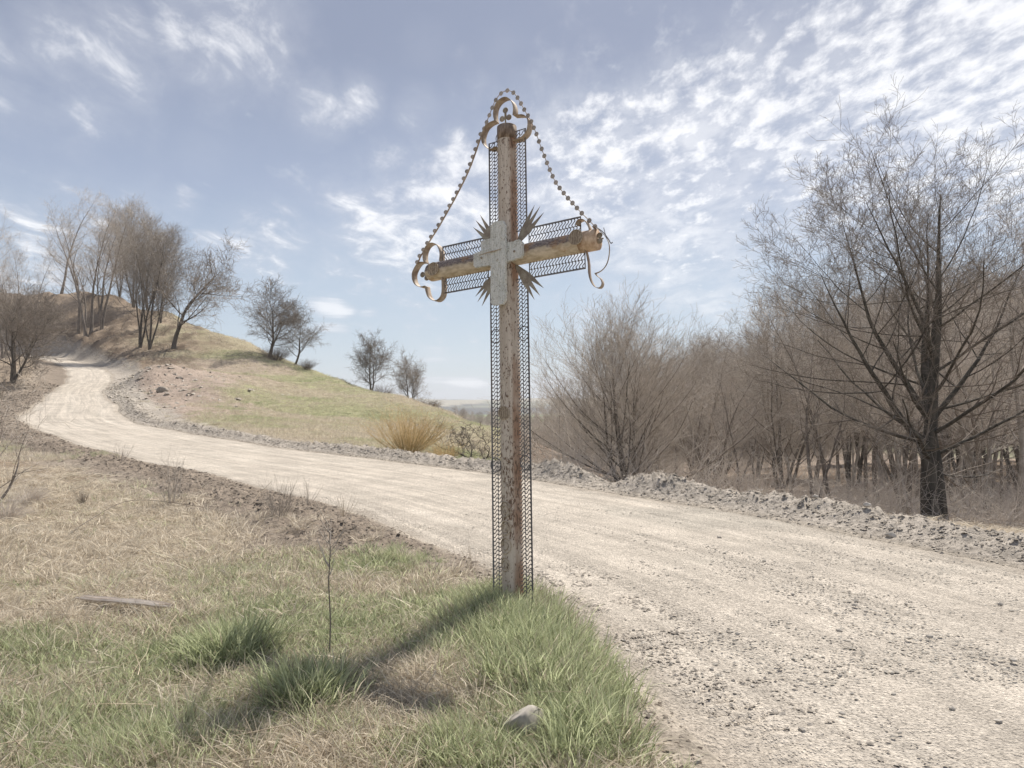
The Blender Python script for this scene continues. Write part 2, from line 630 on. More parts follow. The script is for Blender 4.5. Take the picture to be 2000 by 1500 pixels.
def mat_noise(name, c1, c2, scale=8, rough=0.9, bumpd=0.01, stretch=None, spec=0.2, detail=5):
    m, N, b = new_mat(name, rough, spec)
    tcn = N.n('ShaderNodeTexCoord')
    v = tcn.outputs['Object']
    if stretch:
        mp = N.n('ShaderNodeMapping')
        mp.inputs['Scale'].default_value = stretch
        N.l(v, mp.inputs[0])
        v = mp.outputs[0]
    n = N.noise(v, scale, detail, 0.65)
    oi = N.n('ShaderNodeObjectInfo')
    c = N.mix(N.rng(n, .3, .7), C4(*c1), C4(*c2))
    s = N.vmath('SCALE', c)
    N.l(N.rng(oi.outputs['Random'], 0, 1, .8, 1.2, smooth=False), s.node.inputs['Scale'])
    N.l(s, b.inputs['Base Color'])
    bump(N, b, n, 0.6, bumpd)
    return m


def mat_blade(name, g1, g2, d1, d2, transl=0.35):
    """thin plant blades; the instance's tint runs from dry to green"""
    m = bpy.data.materials.new(name)
    m.use_nodes = True
    N = NT(m.node_tree)
    o = N.n('ShaderNodeOutputMaterial')
    ti = N.n('ShaderNodeAttribute', attribute_name='tint', attribute_type='INSTANCER')
    rn = N.n('ShaderNodeAttribute', attribute_name='shade')
    green = N.mix(rn.outputs['Fac'], C4(*g1), C4(*g2))
    dry = N.mix(rn.outputs['Fac'], C4(*d1), C4(*d2))
    pick = N.rng(N.math('ADD', ti.outputs['Fac'], N.math('MULTIPLY', N.math('SUBTRACT', rn.outputs['Fac'], 0.5), 0.5)), 0.35, 0.65)
    c = N.mix(pick, dry, green)
    b = N.n('ShaderNodeBsdfDiffuse')
    t = N.n('ShaderNodeBsdfTranslucent')
    mx = N.n('ShaderNodeMixShader')
    mx.inputs[0].default_value = transl
    N.l(c, b.inputs[0])
    N.l(c, t.inputs[0])
    N.l(b.outputs[0], mx.inputs[1])
    N.l(t.outputs[0], mx.inputs[2])
    N.l(mx.outputs[0], o.inputs[0])
    return m


M_GROUND = mat_ground()
M_ROAD = mat_road()
M_GRASS = mat_blade('grass_blades', (.17, .20, .10), (.62, .66, .42), (.35, .295, .225), (.86, .79, .66), 0.5)
M_STONE = mat_noise('grey_stone', (.30, .275, .24), (.50, .47, .42), 6, 0.9, 0.01)
M_PEB = mat_noise('pale_pebbles', (.27, .25, .22), (.50, .47, .41), 9, 0.95, 0.004)
M_CLOD = mat_noise('dry_clods', (.27, .235, .195), (.43, .385, .33), 7, 0.98, 0.01)
M_BARK_DARK = mat_noise('dark_bark', (.075, .066, .057), (.19, .168, .14), 9, 0.9, 0.02, (1, 1, .25))
M_BARK_BLACK = mat_noise('blackish_bark', (.045, .042, .036), (.115, .105, .088), 9, 0.9, 0.02, (1, 1, .25))
M_BARK_PALE = mat_noise('pale_bark', (.27, .24, .205), (.46, .42, .37), 7, 0.9, 0.02, (1, 1, .25))
M_BARK_MID = mat_noise('grey_bark', (.145, .125, .105), (.30, .265, .23), 7, 0.9, 0.02, (1, 1, .25))
M_TWIG_BROWN = mat_noise('brown_twigs', (.46, .405, .35), (.66, .60, .53), 5, 0.85, 0.002)
M_TWIG_DARK = mat_noise('dark_twigs', (.14, .118, .098), (.29, .25, .21), 5, 0.85, 0.002)
M_TWIG_GREY = mat_noise('grey_twigs', (.20, .172, .145), (.36, .315, .27), 5, 0.85, 0.002)
M_TWIG_MIDG = mat_noise('grey_brown_twigs', (.30, .265, .225), (.52, .465, .405), 5, .85, .002)
M_TWIG_MIDD = mat_noise('umber_twigs', (.17, .145, .12), (.33, .29, .245), 5, .85, .002)
M_WILLOW = mat_noise('yellow_stems', (.50, .38, .20), (.72, .58, .36), 5, 0.8, 0.002)
M_STRAW = mat_noise('dry_stalks', (.34, .27, .19), (.58, .50, .38), 5, 0.9, 0.002)

# ------------------------------------------------------------------ ground sheet
front = np.radians(np.arange(-47, 47.01, 0.145))
back = np.radians(np.concatenate([np.arange(47, 313, 2.8)[1:], ]))
ang = np.concatenate([front, back])
radii = [0.35]
while radii[-1] < 4200:
    r = radii[-1]
    g = 0.05 if r < 1.2 else (0.0092 if r < 24 else (0.0085 if r < 118 else 0.05))
    radii.append(r * (1 + g))
radii = np.array(radii)
AA, RR = np.meshgrid(ang, radii)
X = (RR * np.sin(AA)).ravel()
Y = (RR * np.cos(AA)).ravel()
Z, OFF, ST, EE = ground_h(X, Y, full=True)
nr, na = RR.shape
ii = np.arange(nr - 1)[:, None] * na
jj = np.arange(na)[None, :]
jn = (jj + 1) % na
quads = np.stack([ii + jj, ii + jn, ii + na + jn, ii + na + jj], -1).reshape(-1, 4)
quads = quads[:, ::-1]
# centre fan
cen = len(X)
X = np.append(X, 0)
Y = np.append(Y, 0)
Z = np.append(Z, gh(0, 0))
OFF = np.append(OFF, 999)
ST = np.append(ST, 0)
EE = np.append(EE, 990)
tris = np.stack([np.full(na, cen), (np.arange(na) + 1) % na, np.arange(na)], -1)
gm = mesh_np('ground', np.stack([X, Y, Z], 1), quads, tris)


def green_field(x, y):
    """0 dry .. 1 green, foreground meadow"""
    g = 0.30 * np.ones_like(x)
    for px, py, rx, ry, w in ((560, 1210, 1.1, .8, .55), (760, 1110, .6, .5, .5), (1060, 1300, .65, 1.1, .75), (950, 1220, .6, .7, .75), (250, 1300, 1.2, .6, .55), (100, 1440, .6, .5, .6), (420, 1440, .5, .5, .45),
                              (460, 1270, .25, .3, .75), (590, 1370, .2, .25, .7), (1100, 1450, .35, .5, .6), (700, 1250, .8, .6, .25), (400, 1130, .9, .8, .3), (20, 1250, .5, .4, .2),
                              (200, 925, 2, 2.2, .3), (850, 1480, .3, .3, .25), (620, 1100, .7, .8, .25)):
        cx, cy = gpix(px, py)
        g += w * np.exp(-((x - cx) / rx) ** 2 - ((y - cy) / ry) ** 2)
    for px, py, rx, ry, w in ((850, 1350, .35, .45, .45), (200, 1070, 2.2, 1.6, .3), (620, 1450, .4, .3, .45), (90, 1200, .8, .4, .3), (300, 980, 3, 2.5, .2), (560, 1040, 1.2, 1.2, .2), (250, 1195, .7, .25, .3)):
        cx, cy = gpix(px, py)
        g -= w * np.exp(-((x - cx) / rx) ** 2 - ((y - cy) / ry) ** 2)
    return g + 0.55 * (fbm(x, y, 1.6, 3, 44) - 0.5)


def mixc(c, k, t):
    return c * (1 - t[:, None]) + np.array(k)[None, :] * t[:, None]


r = np.hypot(X, Y)
pxg = 1000 + F * X / np.maximum(Y, 0.5)
nz = fbm(X, Y, 0.25, 4, 21)
nf = fbm(X, Y, 1.1, 3, 22)
c = np.tile(np.array([.255, .205, .150]), (len(X), 1))
gf = np.clip(green_field(X, Y), 0, 1)
c = mixc(c, (.20, .20, .12), sstep(gf, .4, 1.0) * .6)
# meadow on the slope
mead = sstep(r, 24, 32) * (X > -40) * (1 - sstep(X, -4, 2)) * (OFF < 0)
mead = mead * 1.0
hillm = ((r > 24) & (r < 220) & (X < 4) & ~((OFF > 0) & (OFF < 50))).astype(float)
c = mixc(c, (.31, .275, .19), hillm)
gm1 = sstep(fbm(X, Y, 0.10, 4, 61) + 0.10 * (pxg > 380), .42, .66)
c = mixc(c, (.265, .27, .15), hillm * gm1 * .7)
# left wood floor: brown litter and scrub
litter = hillm * sstep(-pxg + 70 * (nz - .5) * 4, -400, -250)
lit2 = sstep(r, 56, 66)
c = mixc(c, (.205, .160, .120), litter * lit2 * .95)
c = mixc(c, (.29, .235, .18), litter * lit2 * sstep(fbm(X, Y, 0.35, 4, 71), .45, .62) * .8)
# earth scar and the spoil mound
for px_, D_, rx_, ry_, w_ in ((300, 50, 5.0, 9.5, 1), (262, 46, 4.2, 8, 1), (345, 42, 4.6, 7, 1), (400, 42, 2.8, 5, .9), (400, 64, 6.5, 5, .8), (470, 74, 6, 3.5, .8), (350, 58, 6, 6, .95)):
    cx = (px_ - 1000) / F * D_
    dd = np.sqrt(((X - cx) / rx_) ** 2 + ((Y - D_) / ry_) ** 2)
    t = w_ * (1 - sstep(dd + .5 * (nf - .5), .75, 1.2))
    c = mixc(c, (.35, .285, .235), t)
bk = hillm * (1 - sstep(pxg, 340, 460)) * sstep(Y, 52, 64)
c = mixc(c, (.125, .095, .07), bk * sstep(fbm(X, Y * .5, .5, 4, 72), .53, .63) * .75)
c = mixc(c, (.25, .20, .155), hillm * (np.abs(pxg - 300) < 130) * (r < 58) * sstep(nf, .52, .66) * .5)
# left of the road's climb
t = ((OFF > 0) & (OFF < 50) & (Y > 30)).astype(float)
c = mixc(c, (.31, .26, .205), t * .9)
leftm = ((X < -14) & (Y > 30) & (pxg < 130) & (r < 90)).astype(float)
c = mixc(c, (.27, .22, .165), leftm * .7)
# wood floor on the right
wr = ((X > 0) | ((X > -6) & (Y > 60))).astype(float) * sstep(EE, 1.4, 2.4) * sstep(r, 8, 14)
c = mixc(c, (.225, .175, .135), wr)
c = mixc(c, (.33, .27, .21), wr * sstep(nf, .5, .65) * .6)
# disturbed earth along the road
near_edge = (EE > -5) & (EE < 30)
t = (1 - sstep(EE + 0.9 * (nf - .5) - .8 * (Y > 8), 1.0, 1.9)) * near_edge
c = mixc(c, (.36, .325, .28), t * (OFF < 0))
c = mixc(c, (.31, .27, .222), t * (OFF > 0))
t2 = (1 - sstep(EE + 0.9 * (nf - .5), 1.3, 2.6)) * near_edge * (OFF > 0)
c = mixc(c, (.215, .178, .142), t2 * sstep(Y, 6.5, 9) * .85)
c = mixc(c, (.36, .32, .265), (1 - sstep(EE, .0, .2)) * near_edge)
# the far valley
far = sstep(r, 230, 420)
c = mixc(c, (.25, .25, .16), far)
fieldn = vnoise(X, Y * .35, 0.012, 91)
c = mixc(c, (.20, .25, .11), far * sstep(fieldn, .55, .6))
c = mixc(c, (.33, .29, .22), far * sstep(-fieldn, -.4, -.35))
set_color(gm, 'col', c)
ground = link('ground', gm, M_GROUND)
tag(ground, kind='structure')

# far hills on the other side of the valley: a real ridge about two and a half kilometres off
ha = np.radians(np.linspace(-75, 75, 360))
hr = np.linspace(1500, 3900, 26)
HA, HR = np.meshgrid(ha, hr)
hx = (HR * np.sin(HA)).ravel()
hy = (HR * np.cos(HA)).ravel()
prof = np.exp(-((HR.ravel() - 2900) / 620) ** 2)
hz = -14 + prof * (40 + 34 * fbm(hx, hy * .6, 0.0016, 4, 3) + 5 * fbm(hx, hy, .012, 2, 5)) + 16 * np.exp(-((HR.ravel() - 2100) / 300) ** 2) * fbm(hx, hy, .003, 3, 9)
nb, nc = HA.shape
ii = np.arange(nb - 1)[:, None] * nc
jj = np.arange(nc - 1)[None, :]
hq = np.stack([ii + jj, ii + jj + 1, ii + nc + jj + 1, ii + nc + jj], -1).reshape(-1, 4)[:, ::-1]
hm = mesh_np('hills', np.stack([hx, hy, hz], 1), hq)
hc = np.tile(np.array([.20, .20, .135]), (len(hx), 1))
hc = mixc(hc, (.085, .085, .075), sstep(fbm(hx, hy, .0045, 4, 15), .46, .54))
hc = mixc(hc, (.34, .31, .23), sstep(vnoise(hx, hy, .004, 33), .66, .7))
set_color(hm, 'col', hc)
tag(link('hills', hm, M_GROUND), kind='structure')

# ------------------------------------------------------------------ gravel road
stn = []
s = 0.0
while s < RS[-1] - 1:
    stn.append(s)
    d = np.hypot(np.interp(s, RS, RC[:, 0]), np.interp(s, RS, RC[:, 1]))
    s += 0.045 if d < 12 else (0.11 if d < 25 else 0.4)
stn = np.array(stn)
cx = np.interp(stn, RS, RC[:, 0])
cy = np.interp(stn, RS, RC[:, 1])
cz = np.interp(stn, RS, RC[:, 2])
nx = np.interp(stn, RS, RN[:, 0])
ny = np.interp(stn, RS, RN[:, 1])
ln = np.hypot(nx, ny)
nx /= ln
ny /= ln
u = np.linspace(-1, 1, 110)
hw = half_width(stn) + 0.12
UU, SS = np.meshgrid(u, stn)
O = UU * hw[:, None]
rx = (cx[:, None] + nx[:, None] * O).ravel()
ry = (cy[:, None] + ny[:, None] * O).ravel()
Of = O.ravel()
Sf = SS.ravel()
rut = np.zeros_like(Of)
for o_, w_, d_ in ((-1.25, .28, .022), (.35, .28, .022), (1.75, .24, .020), (-.2, .2, .012), (-2.05, .22, .016), (1.1, .2, .01)):
    wob = 0.18 * (fbm(Sf, Sf * 0 + o_, 0.12, 2, int(o_ * 10) + 40) - .5) * 2
    rut -= d_ * np.exp(-((Of - o_ - wob) / w_) ** 2) * (0.7 + .6 * vnoise(Sf, Sf * 0, .5, 7))
rut *= .4 + 1.0 * fbm(rx, ry, .45, 2, 14)
zr = np.repeat(cz, len(u)) + 0.035 * (1 - (Of / 2.7) ** 2) + rut + 0.016 * (fbm(rx, ry, 1.4, 3, 12) - .5) + 0.009 * (fbm(rx, ry, 9, 2, 13) - .5)
# tyre lugs pressed into the soft shoulder on the cross side
lug = np.exp(-((Of - 2.28) / .17) ** 2) * (np.hypot(rx, ry) < 14)
zr += lug * (0.016 * np.sign(np.sin(Sf * 2 * math.pi / 0.16 + Of * 9)) * (fbm(rx, ry, .8, 2, 8) > .42) - .012)
zr -= np.clip(np.abs(UU.ravel()) - .965, 0, 1) * 2.4
nb, nc = UU.shape
ii = np.arange(nb - 1)[:, None] * nc
jj = np.arange(nc - 1)[None, :]
rq = np.stack([ii + jj, ii + nc + jj, ii + nc + jj + 1, ii + jj + 1], -1).reshape(-1, 4)[:, ::1]
rm = mesh_np('gravel_road', np.stack([rx, ry, zr], 1), rq)
if rm.polygons[0].normal.z < 0:
    rm.flip_normals()
rc = np.tile(np.array([.535, .485, .415]), (len(rx), 1))
ledge = 1 - sstep(hw.repeat(nc) - np.abs(Of) + .35 * (fbm(rx, ry, 2.1, 3, 51) - .5), .08, .5)
rc = mixc(rc, (.375, .33, .275), ledge * .85)
pol = sstep(-rut, .010, .022)
rc = mixc(rc, (.60, .55, .475), pol * .45)
grn = sstep(fbm(rx, ry, .35, 3, 77), .5, .68) * (rx > 1.5)
rc = mixc(rc, (.43, .40, .345), grn * .6)
set_color(rm, 'col', rc)
uvl = rm.uv_layers.new(name='lane')
li = np.empty(len(rm.loops), np.int32)
rm.loops.foreach_get('vertex_index', li)
uvl.data.foreach_set('uv', np.stack([Of[li], Sf[li]], 1).astype(np.float32).ravel())
road = link('gravel_road', rm, M_ROAD)
tag(road, kind='structure')


def road_z(x, y):
    off, s, rz = road_coords(x, y)
    return rz + 0.035 * (1 - (off / 2.7) ** 2) - 0.006, off, s


# ------------------------------------------------------------------ loose stones, pebbles and clods
ico_t = (1 + 5 ** .5) / 2
ICO_V = np.array([(-1, ico_t, 0), (1, ico_t, 0), (-1, -ico_t, 0), (1, -ico_t, 0), (0, -1, ico_t), (0, 1, ico_t), (0, -1, -ico_t), (0, 1, -ico_t), (ico_t, 0, -1), (ico_t, 0, 1), (-ico_t, 0, -1), (-ico_t, 0, 1)])
ICO_V /= np.linalg.norm(ICO_V[0])
ICO_F = np.array([(0, 11, 5), (0, 5, 1), (0, 1, 7), (0, 7, 10), (0, 10, 11), (1, 5, 9), (5, 11, 4), (11, 10, 2), (10, 7, 6), (7, 1, 8), (3, 9, 4), (3, 4, 2), (3, 2, 6), (3, 6, 8), (3, 8, 9), (4, 9, 5), (2, 4, 11), (6, 2, 10), (8, 6, 7), (9, 8, 1)])


OCT_V = np.array([(1, 0, 0), (0, 1, 0), (-1, 0, 0), (0, -1, 0), (.15, .1, 1), (0, 0, -1), (.7, .7, .35), (-.75, .55, .45), (-.55, -.75, .4), (.7, -.65, .5)])
OCT_F = np.array([(0, 6, 4), (6, 1, 4), (1, 7, 4), (7, 2, 4), (2, 8, 4), (8, 3, 4), (3, 9, 4), (9, 0, 4), (0, 1, 6), (1, 2, 7), (2, 3, 8), (3, 0, 9)])


def pebble_mesh(name, x, y, z, size, flat, smooth=False, jit=.28, seed=0):
    rr = np.random.RandomState(seed)
    n = len(x)
    v = OCT_V[None] * (1 + jit * (rr.rand(n, 10, 1) * 2 - 1))
    v = v * np.stack([1 + .35 * rr.rand(n), .75 + .3 * rr.rand(n), flat * (.7 + .6 * rr.rand(n))], 1)[:, None, :]
    a = rr.rand(n) * 6.28
    ca, sa = np.cos(a)[:, None], np.sin(a)[:, None]
    vx = v[..., 0] * ca - v[..., 1] * sa
    vy = v[..., 0] * sa + v[..., 1] * ca
    tl = (rr.rand(n, 1) - .5) * .6
    vz = v[..., 2] + vx * tl
    s_ = size[:, None]
    V = np.stack([x[:, None] + vx * s_, y[:, None] + vy * s_, z[:, None] + vz * s_ + .15 * s_ * flat], -1).reshape(-1, 3)
    f = (OCT_F[None] + (np.arange(n) * 10)[:, None, None]).reshape(-1, 3)
    me = mesh_np(name, V, None, f, smooth)
    sh = np.repeat(rr.rand(n), 10)
    at = me.attributes.new('shade', 'FLOAT', 'POINT')
    at.data.foreach_set('value', sh.astype(np.float32))
    return me


def shade_mat(name, c1, c2):
    m, N, b = new_mat(name, .95, .1)
    at = N.n('ShaderNodeAttribute', attribute_name='shade')
    g = N.n('ShaderNodeNewGeometry')
    n = N.noise(g.outputs['Position'], 60, 4, .6)
    c = N.mix(at.outputs['Fac'], C4(*c1), C4(*c2))
    s = N.vmath('SCALE', c)
    N.l(N.rng(n, .3, .7, .8, 1.15), s.node.inputs['Scale'])
    N.l(s, b.inputs['Base Color'])
    bump(N, b, n, .5, .004)
    return m


M_PEBS = shade_mat('loose_gravel', (.24, .225, .20), (.56, .52, .45))
M_CLODS = shade_mat('earth_clods', (.32, .285, .24), (.47, .43, .37))
M_CLODD = shade_mat('dark_earth_clods', (.135, .112, .09), (.30, .26, .215))


def polar_pts(n, a0, a1, r0, r1, seed):
    rr = np.random.RandomState(seed)
    a = np.radians(a0 + (a1 - a0) * rr.rand(n))
    rad = np.exp(np.log(r0) + (np.log(r1) - np.log(r0)) * rr.rand(n))
    return rad * np.sin(a), rad * np.cos(a), rad, rr


# gravel lying on the road
x, y, rad, rr = polar_pts(70000, -8, 42, 2.4, 22, 3)
z, off, s_ = road_z(x, y)
dens = sstep(fbm(x, y, .8, 3, 19), .35, .65) * (.35 + .65 * sstep(x, .5, 3.2))
k = (np.abs(off) < 2.55) & (rr.rand(len(x)) < dens)
x, y, z, rad = x[k], y[k], z[k], rad[k]
sz = .004 + .009 * rr.rand(len(x)) ** 2.2 + .012 * (rr.rand(len(x)) < .04) * rr.rand(len(x))
sz *= (.8 + rad * .03)
pb = link('loose_gravel', pebble_mesh('loose_gravel', x, y, z, sz, .45, seed=4), M_PEBS)
tag(pb, 'loose grey and pale gravel strewn over the dirt road', 'gravel', kind='stuff')
# rough crumbs on the soft shoulder in front
rr = np.random.RandomState(66)
n = 9000
jj_ = rr.choice(np.nonzero((RC[:, 1] > 1.0) & (RC[:, 1] < 9))[0], n)
e_ = -.28 + .34 * rr.normal(size=n)
o_ = half_width(RS[jj_]) + e_
x = RC[jj_, 0] + RN[jj_, 0] * o_ + rr.normal(size=n) * .06
y = RC[jj_, 1] + RN[jj_, 1] * o_ + rr.normal(size=n) * .06
z = np.where(e_ < -.05, road_z(x, y)[0], ground_h(x, y)) - .002
k = (fbm(x, y, 2.2, 3, 27) > .44) & (np.hypot(x, y) > 1.6)
x, y, z = x[k], y[k], z[k]
sz = .004 + .013 * rr.rand(len(x)) ** 2.4
M_CRUMB = shade_mat('pale_crumbs', (.33, .295, .25), (.54, .49, .42))
tag(link('shoulder_crumbs', pebble_mesh('shoulder_crumbs', x, y, z, sz, .6, seed=67, jit=.36), M_CRUMB), 'pale crumbs of dried mud on the road shoulder beside the long grass', 'crumbs', kind='stuff')
# clods thrown up along both edges
rr = np.random.RandomState(5)
dR = np.hypot(RC[:, 0], RC[:, 1])
wt = np.where((RC[:, 1] > .5), 1 / np.maximum(dR, 4.5) ** 1.25, 0)
wt[RS > 84] = 0
n = 56000
j = rr.choice(len(RC), n, p=wt / wt.sum())
far_side = rr.rand(n) < .55
wide_ = np.where(RC[j, 1] > 7.5, 1.0, .45)
e = np.where(far_side, .62 + .42 * rr.normal(size=n), (.2 + .62 * wide_) + .62 * wide_ * rr.normal(size=n))
o_ = (half_width(RS[j]) + np.maximum(e, -.1)) * np.where(far_side, -1, 1)
x = RC[j, 0] + RN[j, 0] * o_ + rr.normal(size=n) * .1
y = RC[j, 1] + RN[j, 1] * o_ + rr.normal(size=n) * .1
z = ground_h(x, y)
rad = np.hypot(x, y)
k = (e > -.05) & (rad > 2.2) & (far_side | (wide_ > .9) | (rr.rand(n) < .5))
x, y, z, rad, far_side = x[k], y[k], z[k], rad[k], far_side[k]
sz = (.006 + .017 * rr.rand(len(x)) ** 2.6) * (.8 + rad * .04)
cd = link('earth_clods', pebble_mesh('earth_clods', x[far_side], y[far_side], (z - sz * .2)[far_side], sz[far_side], .62, seed=6, jit=.36), M_CLODS)
cn = link('dark_clods', pebble_mesh('dark_clods', x[~far_side], y[~far_side], (z - sz * .2)[~far_side], sz[~far_side], .62, seed=7, jit=.36), M_CLODD)
tag(cn, 'darker brown clods of turned earth along the meadow side of the road', 'clods', kind='stuff')
tag(cd, 'grey brown clods and crumbs of earth ploughed up along the road edges', 'clods', kind='stuff')


n = 6000
rr = np.random.RandomState(15)
x = -31 + 5.5 * rr.normal(size=n)
y = 46 + 8 * rr.normal(size=n)
z, off, s_, e = ground_h(x, y, full=True)
k = ((np.abs(off) > 50) | (e > .2)) & ~((off > 0) & (off < 50)) & (y > 34) & (y < 64)
x, y, z = x[k], y[k], z[k]
sz = .03 + .20 * rr.rand(len(x)) ** 3.5
rbm = link('rubble', pebble_mesh('rubble', x, y, z - sz * .3, sz, .6, seed=16, jit=.4), M_CLODS)
tag(rbm, 'broken earth and small stones strewn over the spoil mound by the bend', 'rubble', kind='stuff')


def rock(name, loc, size, seed, sub=3, flat=.6, mat=None):
    import bmesh
    rr = np.random.RandomState(seed)
    bm = bmesh.new()
    bmesh.ops.create_icosphere(bm, subdivisions=sub, radius=1)
    pl = [(Vector(rr.normal(size=3)).normalized(), .55 + .35 * rr.rand()) for _ in range(11)]
    for v in bm.verts:
        for nrm, d in pl:
            t = v.co.dot(nrm)
            if t > d:
                v.co -= nrm * (t - d) * .92
        v.co *= 1 + .05 * (rr.rand() - .5)
        v.co.x *= size[0]
        v.co.y *= size[1]
        v.co.z *= size[2]
    me = bpy.data.meshes.new(name)
    bm.to_mesh(me)
    bm.free()
    for p in me.polygons:
        p.use_smooth = sub > 2
    return link(name, me, mat or M_STONE, loc=loc)


gx, gy = gpix(1030, 1462)
o = rock('boulder', (gx, gy, gh(gx, gy) + .07), (.135, .10, .115), 12)
o.rotation_euler = (.15, -.1, .5)
tag(o, 'angular grey brown stone half sunk in the grass in front of the cross', 'stone')
stones = [(1940, 1206, .022, 'flat'), (1500, 1180, .02, ''), (1690, 1200, .018, ''), (1548, 1165, .022, 'dark'), (1590, 1220, .022, ''), (1640, 1240, .03, ''), (1775, 1256, .035, 'flat'), (1815, 1252, .028, 'dark'),
          (1980, 1300, .035, 'flat'), (1390, 1310, .018, 'dark'), (1470, 1345, .018, ''), (1640, 1327, .018, 'dark'), (1567, 1432, .028, ''), (1950, 1420, .022, 'dark'), (1405, 1050, .04, 'dark'), (1493, 1098, .025, ''),
          (1320, 1112, .022, ''), (1357, 1114, .02, ''), (1645, 1401, .02, ''), (1745, 1365, .018, 'dark'), (1860, 1395, .022, ''), (1575, 1204, .02, 'dark'), (1440, 1243, .02, ''), (1770, 1186, .02, ''), (1955, 1186, .026, '')]
for i, (px, py, sz, k) in enumerate(stones):
    gx, gy = gpix(px, py)
    zz, of_, s_ = road_z(np.array([gx]), np.array([gy]))
    o = rock('stone', (gx, gy, float(zz[0]) + sz * .25), (sz * 1.15, sz * .8, sz * (.38 if k == 'flat' else .6)), 30 + i, sub=1)
    o.rotation_euler = (0, 0, i * 1.7)
    tag(o, 'small grey stone lying loose on the pale gravel road', 'stone', 'loose stones on the gravel road')
for i, (px, D, dx, dy, sz, lab) in enumerate(((316, 50, 0, 0, .42, 'brown boulder sticking out of the spoil mound beside the bend'), (322, 49, .35, -.5, .2, 'smaller rock just below the boulder on the spoil mound'))):
    p = on_ground(px, D, sz * .25)
    o = rock('boulder', (p[0] + dx, p[1] + dy, gh(p[0] + dx, p[1] + dy) + sz * .25), (sz, sz * .8, sz * .6), 80 + i, mat=M_CLOD)
    tag(o, lab, 'rock')
for i, (px, D, sz, lab) in enumerate(((1690, 10.6, .06, 'pale rounded rock on the berm, the one nearest the big forked tree'), (1735, 9.6, .07, 'pale broken rock lying on the roadside berm, right of the rounded one'), (1590, 11.8, .06, 'flat pale rock on the crest of the roadside berm, left of two others'))):
    p = on_ground(px, D, sz * .3)
    o = rock('boulder', p, (sz, sz * .8, sz * .7), 90 + i)
    tag(o, lab, 'rock')
# ------------------------------------------------------------------ bare trees


def unit(v):
    return v / (np.linalg.norm(v, axis=-1, keepdims=True) + 1e-9)


def sample_line(Pt, t):
    """Pt (N,K,3), t (N,M) in 0..1 -> pos, tangent"""
    N, K, _ = Pt.shape
    f = t * (K - 1)
    i = np.clip(np.floor(f).astype(int), 0, K - 2)
    fr = (f - i)[..., None]
    n = np.arange(N)[:, None]
    a, b = Pt[n, i], Pt[n, i + 1]
    return a + (b - a) * fr, unit(b - a)


def sprout(rr, Pt, R, L, m, t0, t1, ang, asd, lfun, rfun, K, wander, up, fresh=.25, out=0.0):
    """grow m children on every parent branch"""
    N = len(Pt)
    base = np.linspace(t0, t1, m)[None, :] + (rr.rand(N, m) - .5) * (t1 - t0) / max(m, 1)
    t = np.clip(base, 0, .995)
    pos, tan = sample_line(Pt, t)
    f = t * (R.shape[1] - 1)
    i = np.clip(np.floor(f).astype(int), 0, R.shape[1] - 2)
    n = np.arange(N)[:, None]
    pr = R[n, i] + (R[n, i + 1] - R[n, i]) * (f - i)
    az = (np.arange(m)[None, :] * 2.399 + rr.rand(N, 1) * 6.28 + rr.normal(size=(N, m)) * .5)
    ref = np.where(np.abs(tan[..., 2:3]) < .95, np.array([0, 0, 1.0]), np.array([1.0, 0, 0]))
    u = unit(np.cross(tan, ref))
    w = np.cross(tan, u)
    perp = u * np.cos(az)[..., None] + w * np.sin(az)[..., None]
    a = np.radians((ang(t) if callable(ang) else ang) + asd * rr.normal(size=(N, m)))[..., None]
    d = unit(tan * np.cos(a) + perp * np.sin(a))
    ln = L[:, None] * lfun(t) * (1 - fresh + 2 * fresh * rr.rand(N, m))
    rad = np.minimum(pr * rfun, pr * .95)
    M = N * m
    pos, d, ln, rad = pos.reshape(M, 3), d.reshape(M, 3), ln.reshape(M), rad.reshape(M)
    Q = np.zeros((M, K, 3))
    Q[:, 0] = pos
    st = (ln / (K - 1))[:, None]
    for k in range(1, K):
        d = unit(d + rr.normal(size=(M, 3)) * wander + np.array([0, 0, up]))
        Q[:, k] = Q[:, k - 1] + d * st
    tt = np.linspace(0, 1, K)[None, :]
    RR_ = rad[:, None] * (1 - .78 * tt)
    return Q, RR_, ln


def stem(rr, K, H, r0, lean=(0, 0), wander=.04, start=(0, 0, 0), up=.05):
    p = [np.array(start, float)]
    d = unit(np.array([lean[0], lean[1], 1.0]))
    for k in range(K - 1):
        d = unit(d + rr.normal(size=3) * wander + np.array([0, 0, up]))
        p.append(p[-1] + d * H / (K - 1))
    p = np.array(p)
    t = np.linspace(0, 1, K)
    R = r0 * (1 - .95 * t ** .85)
    R[0] *= 1.35
    return p, R


